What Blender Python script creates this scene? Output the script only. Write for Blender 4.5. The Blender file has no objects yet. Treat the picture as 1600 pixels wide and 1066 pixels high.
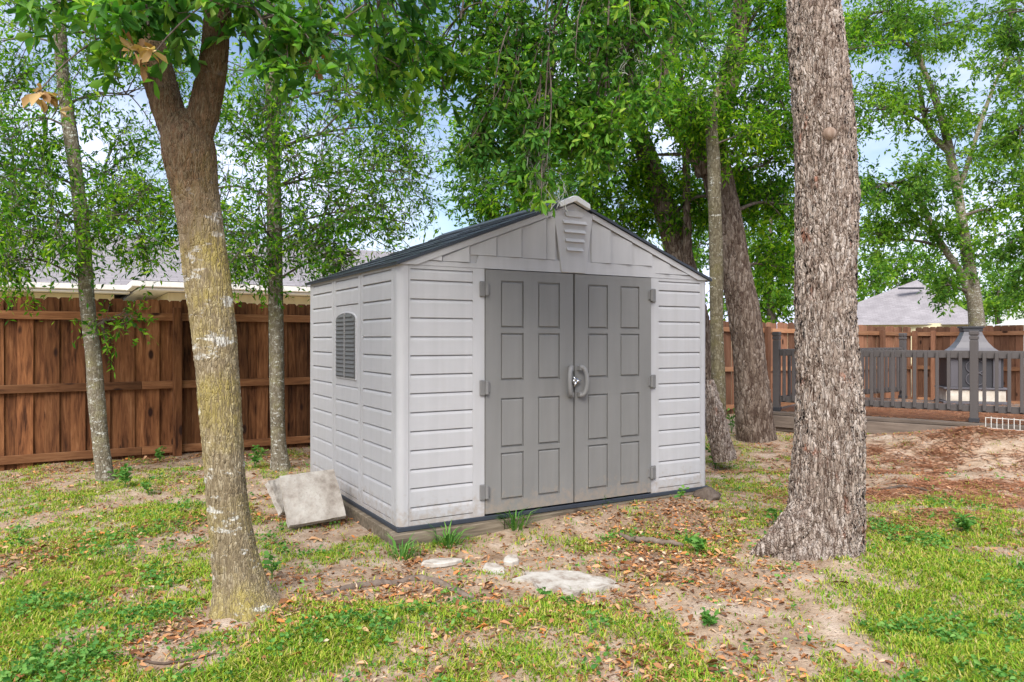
import bpy, bmesh, math, random
import numpy as np
from mathutils import Vector, Matrix

R = math.radians
SC = bpy.context.scene
COL = SC.collection
rng = np.random.default_rng(11)
random.seed(11)

# ------------------------------------------------------------------ camera
F = 1158.0            # focal length in photo pixels (1600 wide)
CAMZ = 1.36
HOR = 530.0
cam_d = bpy.data.cameras.new('camera')
cam_d.sensor_width = 36.0
cam_d.lens = 36.0 * F / 1600.0
cam_d.shift_y = -0.0019
cam_d.clip_start = 0.05
cam_d.clip_end = 2000
cam = bpy.data.objects.new('camera', cam_d)
COL.objects.link(cam)
cam.location = (0, 0, CAMZ)
cam.rotation_euler = (R(90), 0, 0)
SC.camera = cam

# ------------------------------------------------------------------ world, sun, exposure
SUN_EL, SUN_AZ = R(46), R(192)      # azimuth clockwise from +Y (north): from behind the camera, a little to the left
world = bpy.data.worlds.new('World')
SC.world = world
world.use_nodes = True
wn, wl = world.node_tree.nodes, world.node_tree.links
wn.clear()
w_out = wn.new('ShaderNodeOutputWorld')
w_bg = wn.new('ShaderNodeBackground')
w_bg.inputs['Strength'].default_value = 0.085
w_sky = wn.new('ShaderNodeTexSky')
w_sky.sky_type = 'NISHITA'
w_sky.sun_disc = False
w_sky.sun_elevation = SUN_EL
w_sky.sun_rotation = SUN_AZ
w_tc = wn.new('ShaderNodeTexCoord')
w_map = wn.new('ShaderNodeMapping')
w_map.inputs['Scale'].default_value = (1.0, 1.0, 2.2)
w_map.inputs['Location'].default_value = (0.35, 0.2, 0.1)
w_noise = wn.new('ShaderNodeTexNoise')
w_noise.inputs['Scale'].default_value = 2.6
w_noise.inputs['Detail'].default_value = 7
w_noise.inputs['Roughness'].default_value = 0.55
w_ramp = wn.new('ShaderNodeValToRGB')
w_ramp.color_ramp.elements[0].position = 0.40
w_ramp.color_ramp.elements[1].position = 0.66
w_mix = wn.new('ShaderNodeMix')
w_mix.data_type = 'RGBA'
w_mix.inputs['B'].default_value = (7.0, 7.5, 9.6, 1)
wl.new(w_tc.outputs['Generated'], w_map.inputs['Vector'])
wl.new(w_map.outputs['Vector'], w_noise.inputs['Vector'])
wl.new(w_noise.outputs['Fac'], w_ramp.inputs['Fac'])
wl.new(w_ramp.outputs['Color'], w_mix.inputs['Factor'])
wl.new(w_sky.outputs['Color'], w_mix.inputs['A'])
wl.new(w_mix.outputs['Result'], w_bg.inputs['Color'])
wl.new(w_bg.outputs['Background'], w_out.inputs['Surface'])

sun_d = bpy.data.lights.new('sun', 'SUN')
sun_d.energy = 3.0
sun_d.angle = R(40)
sun_d.color = (1.0, 0.96, 0.90)
sun = bpy.data.objects.new('sun', sun_d)
COL.objects.link(sun)
# vector pointing from the sun to the ground
sx, sy, sz = math.sin(SUN_AZ) * math.cos(SUN_EL), math.cos(SUN_AZ) * math.cos(SUN_EL), math.sin(SUN_EL)
sun.rotation_euler = Vector((-sx, -sy, -sz)).to_track_quat('-Z', 'Y').to_euler()

vs = SC.view_settings
vs.view_transform = 'Standard'
vs.look = 'None'
vs.exposure = 1.1
vs.gamma = 1.0
vs.use_curve_mapping = False
SC.render.engine = 'CYCLES'
cy = SC.cycles
cy.use_denoising = True
cy.use_adaptive_sampling = True
cy.adaptive_threshold = 0.02
cy.max_bounces = 7
cy.diffuse_bounces = 4
cy.glossy_bounces = 2
cy.transmission_bounces = 3
cy.transparent_max_bounces = 4
cy.caustics_reflective = False
cy.caustics_refractive = False


def at(px, py, Y):
    """a photo pixel at distance Y, as a point of the place"""
    return np.array([(px - 800.0) / F * Y, Y, CAMZ + (HOR - py) / F * Y])


def gp(px, py, z=0.0):
    """where the sight line through a photo pixel meets the ground at height z"""
    Y = (CAMZ - z) * F / (py - HOR)
    return np.array([(px - 800.0) / F * Y, Y])


# ------------------------------------------------------------------ materials
class M:
    def __init__(s, name, rough=0.8, spec=0.3):
        s.m = bpy.data.materials.new(name)
        s.m.use_nodes = True
        s.nt = s.m.node_tree
        s.n, s.l = s.nt.nodes, s.nt.links
        s.b = s.n['Principled BSDF']
        s.b.inputs['Roughness'].default_value = rough
        s.b.inputs['Specular IOR Level'].default_value = spec

    def node(s, t, **kw):
        n = s.n.new(t)
        for k, v in kw.items():
            if hasattr(n, k):
                setattr(n, k, v)
            else:
                n.inputs[k].default_value = v
        return n

    def link(s, a, b):
        s.l.new(a, b)

    def coords(s, scale=(1, 1, 1), kind='Object', shift=False):
        tc = s.node('ShaderNodeTexCoord')
        mp = s.node('ShaderNodeMapping')
        mp.inputs['Scale'].default_value = scale
        if shift:
            oi = s.node('ShaderNodeObjectInfo')
            mul = s.node('ShaderNodeMath', operation='MULTIPLY')
            mul.inputs[1].default_value = 57.0
            s.link(oi.outputs['Random'], mul.inputs[0])
            cb = s.node('ShaderNodeCombineXYZ')
            for k in range(3):
                s.link(mul.outputs[0], cb.inputs[k])
            s.link(cb.outputs[0], mp.inputs['Location'])
        s.link(tc.outputs[kind], mp.inputs['Vector'])
        return mp.outputs['Vector']

    def noise(s, vec, scale, detail=4, rough=0.55, dist=0.0):
        n = s.node('ShaderNodeTexNoise')
        n.inputs['Scale'].default_value = scale
        n.inputs['Detail'].default_value = detail
        n.inputs['Roughness'].default_value = rough
        n.inputs['Distortion'].default_value = dist
        s.link(vec, n.inputs['Vector'])
        return n.outputs['Fac']

    def ramp(s, fac, stops, interp='LINEAR'):
        r = s.node('ShaderNodeValToRGB')
        cr = r.color_ramp
        cr.interpolation = interp
        while len(cr.elements) < len(stops):
            cr.elements.new(0.5)
        for e, (p, c) in zip(cr.elements, stops):
            e.position = p
            if isinstance(c, (int, float)):
                c = (c, c, c)
            e.color = (*c, 1)
        s.link(fac, r.inputs['Fac'])
        return r.outputs['Color']

    def mix(s, fac, a, b, mode='MIX'):
        m = s.node('ShaderNodeMix')
        m.data_type = 'RGBA'
        m.blend_type = mode
        for sock, v in (('Factor', fac), ('A', a), ('B', b)):
            i = [x for x in m.inputs if x.name == sock and (x.type == 'RGBA' if sock != 'Factor' else x.type == 'VALUE')][0]
            if hasattr(v, 'is_output'):
                s.link(v, i)
            else:
                i.default_value = v if sock == 'Factor' else (*v, 1)
        return [o for o in m.outputs if o.type == 'RGBA'][0]

    def math(s, op, a, b=0.0):
        m = s.node('ShaderNodeMath', operation=op)
        for k, v in ((0, a), (1, b)):
            if hasattr(v, 'is_output'):
                s.link(v, m.inputs[k])
            else:
                m.inputs[k].default_value = v
        return m.outputs[0]

    def color(s, c):
        if hasattr(c, 'is_output'):
            s.link(c, s.b.inputs['Base Color'])
        else:
            s.b.inputs['Base Color'].default_value = (*c, 1)
        return s

    def bump(s, h, dist=0.01, strength=1.0):
        b = s.node('ShaderNodeBump')
        b.inputs['Distance'].default_value = dist
        b.inputs['Strength'].default_value = strength
        s.link(h, b.inputs['Height'])
        s.link(b.outputs['Normal'], s.b.inputs['Normal'])
        return s

    def displace(s, h, scale, mid=0.5):
        d = s.node('ShaderNodeDisplacement')
        d.inputs['Scale'].default_value = scale
        d.inputs['Midlevel'].default_value = mid
        s.link(h, d.inputs['Height'])
        s.link(d.outputs[0], s.n['Material Output'].inputs['Displacement'])
        s.m.displacement_method = 'BOTH'
        return s

    def random(s):
        return s.node('ShaderNodeObjectInfo').outputs['Random']

    def island(s):
        return s.node('ShaderNodeNewGeometry').outputs['Random Per Island']


MAT = {}


def plastic(name, c, rough=0.55, grime=False):
    m = M(name, rough, 0.35)
    v = m.coords((1, 1, 1))
    big = m.noise(v, 1.7, 5)
    streak = m.noise(m.coords((9, 9, 0.8)), 1.5, 4)
    f1 = m.ramp(big, [(0.3, 0.90), (0.7, 1.05)])
    f2 = m.ramp(streak, [(0.35, 0.94), (0.7, 1.03)])
    col = m.mix(1.0, m.mix(1.0, c, f1, 'MULTIPLY'), f2, 'MULTIPLY')
    spot = m.ramp(m.noise(v, 38, 3), [(0.72, 0.0), (0.80, 0.35)])
    col = m.mix(spot, col, tuple(x * 0.72 for x in c))
    if grime:
        ge = m.node('ShaderNodeNewGeometry')
        sp = m.node('ShaderNodeSeparateXYZ')
        m.link(ge.outputs['Position'], sp.inputs[0])
        mpg = m.node('ShaderNodeMapping')
        mpg.inputs['Scale'].default_value = (14, 14, 1.1)
        m.link(ge.outputs['Position'], mpg.inputs['Vector'])
        run_ = m.ramp(m.noise(mpg.outputs[0], 1.0, 5, 0.6), [(0.54, 0.0), (0.74, 0.16)])
        col = m.mix(run_, col, tuple(x * y for x, y in zip(c, (0.74, 0.70, 0.62))))
        blot = m.noise(ge.outputs['Position'], 22, 5, 0.7)
        hgt = m.math('ADD', m.math('MULTIPLY', sp.outputs[2], -2.6), m.math('MULTIPLY', blot, 1.9))
        k = m.ramp(hgt, [(0.30, 0.0), (0.75, 0.55)])
        col = m.mix(k, col, (0.30, 0.235, 0.175))
    m.color(col)
    m.bump(m.noise(m.coords((1, 1, 6)), 90, 3), 0.0012, 0.5)
    MAT[name] = m.m


plastic('shed_light', (0.445, 0.438, 0.442), grime=True)
plastic('shed_door', (0.200, 0.195, 0.186), grime=True)
plastic('shed_hinge', (0.17, 0.165, 0.16))
plastic('shed_cap', (0.66, 0.66, 0.66))
plastic('shed_handle', (0.22, 0.215, 0.21))
plastic('shed_shutter', (0.13, 0.13, 0.128))
plastic('shed_roof', (0.038, 0.045, 0.058), 0.45)
plastic('rail_paint', (0.085, 0.075, 0.072), 0.5)
plastic('gutter_white', (0.80, 0.79, 0.74), 0.4)
plastic('stucco', (0.62, 0.56, 0.36), 0.85)
plastic('hood_metal', (0.095, 0.09, 0.10), 0.4)
plastic('fire_black', (0.035, 0.035, 0.04), 0.5)
plastic('wire_white', (0.62, 0.60, 0.55), 0.5)

m = M('lock_metal', 0.25)
m.color((0.7, 0.7, 0.72))
m.b.inputs['Metallic'].default_value = 1.0
MAT['lock_metal'] = m.m


def wood(name, stops, knots=True, axis=2, rough=0.85):
    m = M(name, rough, 0.2)
    sc = [9, 9, 9]
    sc[axis] = 0.9
    v = m.coords(tuple(sc), shift=True)
    grain = m.noise(v, 4.0, 6, 0.6, 0.6)
    sc2 = [3, 3, 3]
    sc2[axis] = 0.7
    blot = m.noise(m.coords(tuple(sc2), shift=True), 1.6, 4)
    fac = m.math('ADD', m.math('MULTIPLY', grain, 0.55), m.math('MULTIPLY', blot, 0.45))
    col = m.ramp(fac, stops)
    rnd = m.ramp(m.random(), [(0, 0.60), (1, 1.35)])
    col = m.mix(1.0, col, rnd, 'MULTIPLY')
    if knots:
        sc3 = [5.2, 0.01, 5.2]
        sc3[axis] = 2.4
        vo = m.node('ShaderNodeTexVoronoi')
        vo.inputs['Scale'].default_value = 1.0
        m.link(m.coords(tuple(sc3), shift=True), vo.inputs['Vector'])
        k = m.ramp(vo.outputs['Distance'], [(0.10, 0.95), (0.17, 0.0)])
        col = m.mix(k, col, (0.022, 0.009, 0.006))
    m.color(col)
    m.bump(grain, 0.004, 0.6)
    MAT[name] = m.m


wood('fence_wood', [(0.36, (0.036, 0.013, 0.006)), (0.46, (0.13, 0.050, 0.020)), (0.56, (0.21, 0.086, 0.034)), (0.70, (0.34, 0.165, 0.080))])
wood('fence_rail', [(0.30, (0.060, 0.024, 0.010)), (0.5, (0.18, 0.076, 0.032)), (0.70, (0.30, 0.15, 0.070))], axis=0)
wood('fence_wood_far', [(0.25, (0.10, 0.045, 0.026)), (0.5, (0.20, 0.095, 0.055)), (0.78, (0.31, 0.175, 0.11))])
wood('fence_rail_far', [(0.25, (0.16, 0.07, 0.035)), (0.5, (0.30, 0.145, 0.075)), (0.78, (0.42, 0.24, 0.14))], axis=0)
wood('timber', [(0.30, (0.045, 0.035, 0.025)), (0.5, (0.15, 0.12, 0.085)), (0.72, (0.32, 0.27, 0.20))], axis=0)
wood('deck_board', [(0.25, (0.07, 0.055, 0.045)), (0.5, (0.16, 0.125, 0.10)), (0.8, (0.27, 0.215, 0.17))], knots=False, axis=0)
wood('dead_log', [(0.25, (0.07, 0.042, 0.028)), (0.5, (0.17, 0.12, 0.09)), (0.78, (0.36, 0.31, 0.27))], knots=False)
wood('stick_wood', [(0.25, (0.05, 0.035, 0.028)), (0.5, (0.12, 0.09, 0.07)), (0.8, (0.22, 0.18, 0.15))], knots=False)

# concrete
m = M('concrete', 0.9, 0.2)
v = m.coords()
n1 = m.noise(v, 6, 6, 0.65)
n2 = m.noise(v, 60, 4)
col = m.ramp(n1, [(0.3, (0.19, 0.155, 0.125)), (0.5, (0.36, 0.325, 0.28)), (0.7, (0.47, 0.44, 0.39))])
col = m.mix(m.ramp(n2, [(0.55, 0.0), (0.75, 0.5)]), col, (0.20, 0.17, 0.145))
m.color(col)
m.bump(n2, 0.004, 0.7)
MAT['concrete'] = m.m
m = M('pale_concrete', 0.9, 0.2)
v = m.coords()
n1 = m.noise(v, 9, 6, 0.65)
col = m.ramp(n1, [(0.38, (0.24, 0.19, 0.15)), (0.50, (0.40, 0.365, 0.315)), (0.68, (0.50, 0.47, 0.42))])
m.color(col)
m.bump(m.noise(v, 45, 5), 0.006, 0.7)
MAT['pale_concrete'] = m.m
m = M('stone_slab', 0.85, 0.2)
m.color(m.ramp(m.noise(m.coords(), 9, 5), [(0.3, (0.40, 0.35, 0.28)), (0.7, (0.60, 0.55, 0.48))]))
MAT['stone_slab'] = m.m


# bark
def bark(name, plates, crack, cell=(42, 42, 12), amp=0.012, lichen=None, moss=None, red=None, edge=0.22, painted_shade_above=None, fissure=None):
    m = M(name, 0.92, 0.15)
    wob = m.node('ShaderNodeTexNoise')
    wob.inputs['Scale'].default_value = 7.0
    wob.inputs['Detail'].default_value = 3
    base = m.coords()
    m.link(base, wob.inputs['Vector'])
    add = m.node('ShaderNodeVectorMath', operation='MULTIPLY_ADD')
    m.link(wob.outputs['Color'], add.inputs[0])
    add.inputs[1].default_value = (0.05, 0.05, 0.10)
    m.link(base, add.inputs[2])
    mp = m.node('ShaderNodeMapping')
    mp.inputs['Scale'].default_value = cell
    m.link(add.outputs[0], mp.inputs['Vector'])
    vo = m.node('ShaderNodeTexVoronoi', feature='DISTANCE_TO_EDGE')
    vo.inputs['Scale'].default_value = 1.0
    vo.inputs['Randomness'].default_value = 1.0
    m.link(mp.outputs[0], vo.inputs['Vector'])
    vc = m.node('ShaderNodeTexVoronoi', feature='F1')
    vc.inputs['Scale'].default_value = 1.0
    m.link(mp.outputs[0], vc.inputs['Vector'])
    sep = m.node('ShaderNodeSeparateColor')
    m.link(vc.outputs['Color'], sep.inputs[0])
    plate = m.ramp(vo.outputs['Distance'], [(0.0, 0.0), (edge * 0.45, 0.55), (edge, 1.0)])
    fine = m.noise(m.coords((60, 60, 22)), 1.0, 5, 0.65)
    big = m.noise(base, 2.6, 4)
    if fissure:
        fn = m.noise(m.coords(fissure), 1.0, 3, 0.5, 0.5)
        fa = m.math('ABSOLUTE', m.math('SUBTRACT', fn, 0.5))
        fis = m.ramp(fa, [(0.0, 0.0), (0.035, 0.5), (0.085, 1.0)])
        plate = m.math('MULTIPLY', fis, m.math('ADD', m.math('MULTIPLY', plate, 0.6), 0.4))
    h = m.math('MULTIPLY', plate, m.math('ADD', m.math('MULTIPLY', sep.outputs[0], 0.5), 0.6))
    h = m.math('ADD', h, m.math('MULTIPLY', fine, 0.45))
    tone = m.math('ADD', m.math('MULTIPLY', sep.outputs[1], 0.30), m.math('ADD', m.math('MULTIPLY', fine, 0.30), m.math('MULTIPLY', big, 0.42)))
    col = m.ramp(tone, plates)
    if moss:
        k = m.ramp(m.noise(base, moss[0], 4, 0.6), [(moss[1], 0.0), (moss[1] + 0.16, moss[3])])
        col = m.mix(k, col, moss[2])
    if red:
        k = m.ramp(m.noise(m.coords((1, 1, 0.5)), 6.0, 5, 0.7), [(red[0], 0.0), (red[0] + 0.06, 0.85)])
        col = m.mix(k, col, red[1])
    if lichen:
        k = m.ramp(m.noise(m.coords((1, 1, 2.2)), lichen[0], 5, 0.7), [(lichen[1], 0.0), (lichen[1] + 0.05, 0.85)])
        col = m.mix(k, col, lichen[2])
    if painted_shade_above:  # canopy shade painted into the bark colour of the upper trunk and limbs
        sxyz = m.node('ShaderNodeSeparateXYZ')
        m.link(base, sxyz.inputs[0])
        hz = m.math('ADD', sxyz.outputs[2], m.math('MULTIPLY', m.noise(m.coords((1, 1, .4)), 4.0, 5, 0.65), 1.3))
        k = m.ramp(m.math('SUBTRACT', hz, painted_shade_above[0]), [(0.42, 0.0), (0.95, 0.88)])
        col = m.mix(k, col, m.ramp(fine, [(0.35, tuple(c * 0.45 for c in painted_shade_above[1])), (0.65, tuple(c * 1.9 for c in painted_shade_above[1]))]))
    inner = m.ramp(plate, [(0.0, 1.0), (0.55, 0.0)])
    col = m.mix(inner, col, crack)
    m.color(col)
    m.displace(h, amp, 0.6)
    MAT[name] = m.m


bark('bark_plated', [(0.30, (0.17, 0.125, 0.10)), (0.5, (0.31, 0.25, 0.205)), (0.72, (0.46, 0.405, 0.36))], (0.06, 0.033, 0.022), (60, 60, 21), 0.018, fissure=(34, 34, 5.5),
     red=(0.61, (0.24, 0.10, 0.06)))
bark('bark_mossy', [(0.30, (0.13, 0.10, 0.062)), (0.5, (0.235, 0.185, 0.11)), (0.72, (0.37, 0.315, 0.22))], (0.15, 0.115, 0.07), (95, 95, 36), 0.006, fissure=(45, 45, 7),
     lichen=(5.5, 0.58, (0.55, 0.54, 0.49)), moss=(2.2, 0.45, (0.30, 0.24, 0.05), 0.65), painted_shade_above=(1.92, (0.062, 0.033, 0.019)))
bark('bark_dark', [(0.30, (0.08, 0.055, 0.04)), (0.5, (0.155, 0.115, 0.088)), (0.72, (0.26, 0.21, 0.17))], (0.05, 0.03, 0.022), (36, 36, 13), 0.013, fissure=(18, 18, 4))
bark('bark_pale', [(0.30, (0.09, 0.075, 0.05)), (0.5, (0.18, 0.155, 0.11)), (0.72, (0.30, 0.275, 0.22))], (0.13, 0.10, 0.07), (60, 60, 30), 0.004,
     lichen=(14.0, 0.56, (0.60, 0.60, 0.54)), moss=(5.0, 0.50, (0.23, 0.21, 0.09), 0.6))
bark('bark_olive', [(0.30, (0.07, 0.058, 0.036)), (0.5, (0.135, 0.115, 0.072)), (0.72, (0.24, 0.215, 0.15))], (0.10, 0.08, 0.05), (60, 60, 30), 0.004,
     lichen=(11.0, 0.60, (0.50, 0.50, 0.44)), moss=(4.0, 0.50, (0.17, 0.15, 0.05), 0.5))
m = M('branch_bark', 0.9, 0.15)
m.color(m.ramp(m.noise(m.coords((30, 30, 14)), 1.0, 5), [(0.3, (0.06, 0.045, 0.035)), (0.7, (0.17, 0.14, 0.115))]))
MAT['branch_bark'] = m.m


# leaves
def leaf(name, stops, trans=0.35, gloss=0.35, tone=None):
    m = M(name, 0.55, gloss * 0.45)
    col = m.ramp(m.island(), stops)
    if tone:
        ge = m.node('ShaderNodeNewGeometry')
        kk = m.ramp(m.noise(ge.outputs['Position'], tone, 3), [(0.36, (0.66, 0.78, 0.95)), (0.64, (1.28, 1.22, 0.85))])
        col = m.mix(1.0, col, kk, 'MULTIPLY')
    m.color(col)
    tr = m.node('ShaderNodeBsdfTranslucent')
    tcol = m.mix(1.0, col, (1.25, 1.35, 0.55), 'MULTIPLY')
    m.link(tcol, tr.inputs['Color'])
    mx = m.node('ShaderNodeMixShader')
    mx.inputs[0].default_value = trans
    m.link(m.b.outputs[0], mx.inputs[1])
    m.link(tr.outputs[0], mx.inputs[2])
    m.link(mx.outputs[0], m.n['Material Output'].inputs['Surface'])
    MAT[name] = m.m


leaf('leaf_mid', [(0.0, (0.022, 0.090, 0.008)), (0.35, (0.070, 0.20, 0.014)), (0.7, (0.165, 0.34, 0.022)), (1.0, (0.33, 0.48, 0.04))], 0.6, tone=1.3)
leaf('leaf_near', [(0.0, (0.034, 0.125, 0.018)), (0.4, (0.080, 0.22, 0.030)), (0.8, (0.16, 0.33, 0.042)), (1.0, (0.31, 0.44, 0.07))], 0.5, 0.6, tone=2.0)
leaf('leaf_light', [(0.0, (0.042, 0.115, 0.016)), (0.5, (0.12, 0.26, 0.028)), (1.0, (0.26, 0.40, 0.05))], 0.5, tone=0.5)
leaf('leaf_dry', [(0.0, (0.20, 0.10, 0.045)), (0.5, (0.46, 0.29, 0.12)), (1.0, (0.62, 0.46, 0.25))], 0.3)
leaf('weed_leaf', [(0.0, (0.05, 0.16, 0.03)), (0.5, (0.10, 0.25, 0.045)), (1.0, (0.20, 0.36, 0.08))], 0.3)
leaf('grass_blade', [(0.0, (0.08, 0.21, 0.015)), (0.30, (0.18, 0.32, 0.020)), (0.62, (0.30, 0.37, 0.034)), (0.86, (0.42, 0.40, 0.075)), (1.0, (0.50, 0.41, 0.19))], 0.3, 0.25)
leaf('fallen_leaf', [(0.0, (0.11, 0.052, 0.028)), (0.28, (0.24, 0.105, 0.045)), (0.55, (0.40, 0.195, 0.090)), (0.75, (0.50, 0.32, 0.18)), (0.88, (0.50, 0.17, 0.035)), (1.0, (0.58, 0.47, 0.34))], 0.1, 0.2)
leaf('needle', [(0.0, (0.22, 0.085, 0.04)), (0.5, (0.38, 0.16, 0.08)), (1.0, (0.50, 0.27, 0.15))], 0.1, 0.2)
m = M('moss_strand', 0.9, 0.1)
m.color((0.42, 0.43, 0.38))
MAT['moss_strand'] = m.m

# roof shingles of the neighbouring houses
m = M('house_shingle', 0.95, 0.1)
br = m.node('ShaderNodeTexBrick')
br.inputs['Color1'].default_value = (0.30, 0.28, 0.285, 1)
br.inputs['Color2'].default_value = (0.19, 0.175, 0.18, 1)
br.inputs['Mortar'].default_value = (0.13, 0.12, 0.122, 1)
br.inputs['Scale'].default_value = 1.0
br.inputs['Mortar Size'].default_value = 0.012
br.inputs['Brick Width'].default_value = 0.32
br.inputs['Row Height'].default_value = 0.14
m.link(m.coords((1, 1, 1), 'UV'), br.inputs['Vector'])
m.color(m.mix(0.55, br.outputs['Color'], m.ramp(m.noise(m.coords(), 1.2, 5), [(0.3, (0.20, 0.185, 0.19)), (0.7, (0.30, 0.28, 0.285))])))
m.bump(br.outputs['Fac'], 0.01, -0.5)
MAT['house_shingle'] = m.m


# ------------------------------------------------------------------ object helpers
def obj(name, me, mat=None, parent=None, loc=None, rot=None):
    o = bpy.data.objects.new(name, me)
    COL.objects.link(o)
    if mat and me is not None and not me.materials:
        me.materials.append(MAT[mat])
    if parent:
        o.parent = parent
    if loc is not None:
        o.location = [float(x) for x in loc]
    if rot is not None:
        o.rotation_euler = rot
    return o


def tag(o, label, cat, group=None, kind=None):
    o['label'] = label
    if cat:
        o['category'] = cat
    if group:
        o['group'] = group
    if kind:
        o['kind'] = kind
    return o


def thing(name, label, cat, loc=(0, 0, 0), rz=0.0, group=None):
    o = obj(name, None, loc=loc, rot=(0, 0, rz))
    o.empty_display_size = 0.2
    return tag(o, label, cat, group)


class MB:
    def __init__(s):
        s.bm = bmesh.new()

    def poly(s, verts, faces):
        vs_ = [s.bm.verts.new(v) for v in verts]
        for f in faces:
            try:
                s.bm.faces.new([vs_[i] for i in f])
            except ValueError:
                pass
        return s

    def box(s, x0, x1, y0, y1, z0, z1):
        v = [(x0, y0, z0), (x1, y0, z0), (x1, y1, z0), (x0, y1, z0), (x0, y0, z1), (x1, y0, z1), (x1, y1, z1), (x0, y1, z1)]
        return s.poly(v, [(3, 2, 1, 0), (4, 5, 6, 7), (0, 1, 5, 4), (1, 2, 6, 5), (2, 3, 7, 6), (3, 0, 4, 7)])

    def extrude_y(s, pts, y0, y1):
        """polygon in (x, z) between depths y0 and y1"""
        n = len(pts)
        v = [(p[0], y0, p[1]) for p in pts] + [(p[0], y1, p[1]) for p in pts]
        f = [tuple(range(n)), tuple(range(2 * n - 1, n - 1, -1))] + [(i, i + n, (i + 1) % n + n, (i + 1) % n) for i in range(n)]
        return s.poly(v, f)

    def extrude_x(s, pts, x0, x1):
        """polygon in (y, z) between x0 and x1"""
        n = len(pts)
        v = [(x0, p[0], p[1]) for p in pts] + [(x1, p[0], p[1]) for p in pts]
        f = [tuple(range(n)), tuple(range(2 * n - 1, n - 1, -1))] + [(i, i + n, (i + 1) % n + n, (i + 1) % n) for i in range(n)]
        return s.poly(v, f)

    def extrude_z(s, pts, z0, z1):
        n = len(pts)
        v = [(p[0], p[1], z0) for p in pts] + [(p[0], p[1], z1) for p in pts]
        f = [tuple(range(n)), tuple(range(2 * n - 1, n - 1, -1))] + [(i, i + n, (i + 1) % n + n, (i + 1) % n) for i in range(n)]
        return s.poly(v, f)

    def tube(s, pts, rad, n=8, flat=1.0):
        v, f = tube_arrays(np.array(pts, float), np.array(rad, float) if not np.isscalar(rad) else np.full(len(pts), rad), n)
        k = len(v)
        v = list(map(tuple, v))
        caps = [tuple(range(n - 1, -1, -1)), tuple(range(k - n, k))]
        return s.poly(v, [tuple(x) for x in f] + caps)

    def mesh(s, name='mesh', bevel=0.0, seg=1, smooth=False):
        bmesh.ops.recalc_face_normals(s.bm, faces=s.bm.faces)
        if bevel > 0:
            bmesh.ops.bevel(s.bm, geom=list(s.bm.edges), offset=bevel, segments=seg, affect='EDGES', profile=0.5, clamp_overlap=True)
        me = bpy.data.meshes.new(name)
        s.bm.to_mesh(me)
        s.bm.free()
        if smooth:
            me.polygons.foreach_set('use_smooth', [True] * len(me.polygons))
        return me

    def build(s, name, mat, parent=None, loc=None, rot=None, bevel=0.0, seg=1, smooth=False):
        return obj(name, s.mesh(name, bevel, seg, smooth), mat, parent, loc, rot)


def tube_arrays(P, rad, n, shape=None):
    m_ = len(P)
    T = np.gradient(P, axis=0)
    T /= np.linalg.norm(T, axis=1)[:, None] + 1e-9
    ref = np.array([1.0, 0.0, 0.0]) if abs(T[0] @ np.array([1.0, 0, 0])) < 0.9 else np.array([0, 1.0, 0])
    A = np.cross(T, ref)
    A /= np.linalg.norm(A, axis=1)[:, None] + 1e-9
    B = np.cross(T, A)
    th = np.linspace(0, 2 * np.pi, n, endpoint=False)
    c, s_ = np.cos(th), np.sin(th)
    rr = rad[:, None] * (shape if shape is not None else 1.0) * np.ones((m_, n))
    V = P[:, None, :] + rr[..., None] * (A[:, None, :] * c[None, :, None] + B[:, None, :] * s_[None, :, None])
    i = np.arange(m_ - 1)[:, None] * n
    j = np.arange(n)[None, :]
    jn = (j + 1) % n
    Fq = np.stack([i + j, i + jn, i + n + jn, i + n + j], -1).reshape(-1, 4)
    return V.reshape(-1, 3), Fq


def np_mesh(name, V, Q, smooth=False):
    """mesh from vertex array and an array of quads or triangles"""
    me = bpy.data.meshes.new(name)
    V = np.ascontiguousarray(V, dtype=np.float32)
    Q = np.ascontiguousarray(Q, dtype=np.int32)
    k = Q.shape[1]
    me.vertices.add(len(V))
    me.vertices.foreach_set('co', V.ravel())
    me.loops.add(Q.size)
    me.loops.foreach_set('vertex_index', Q.ravel())
    me.polygons.add(len(Q))
    me.polygons.foreach_set('loop_start', np.arange(0, Q.size, k, dtype=np.int32))
    me.polygons.foreach_set('loop_total', np.full(len(Q), k, dtype=np.int32))
    if smooth:
        me.polygons.foreach_set('use_smooth', np.ones(len(Q), dtype=bool))
    me.update(calc_edges=True)
    return me


def spline(P, n):
    """Catmull-Rom through the rows of P, n samples"""
    P = np.array(P, float)
    d = np.r_[0, np.cumsum(np.linalg.norm(np.diff(P[:, :3], axis=0), axis=1))]
    t = np.linspace(0, d[-1], n)
    out = np.empty((n, P.shape[1]))
    Pe = np.vstack([2 * P[0] - P[1], P, 2 * P[-1] - P[-2]])
    k = np.clip(np.searchsorted(d, t, 'right') - 1, 0, len(P) - 2)
    u = ((t - d[k]) / (d[k + 1] - d[k]))[:, None]
    p0, p1, p2, p3 = Pe[k], Pe[k + 1], Pe[k + 2], Pe[k + 3]
    out = 0.5 * ((2 * p1) + (-p0 + p2) * u + (2 * p0 - 5 * p1 + 4 * p2 - p3) * u ** 2 + (-p0 + 3 * p1 - 3 * p2 + p3) * u ** 3)
    return out


# value noise on the plane
_h = np.random.default_rng(5).random((256, 256))


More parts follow.
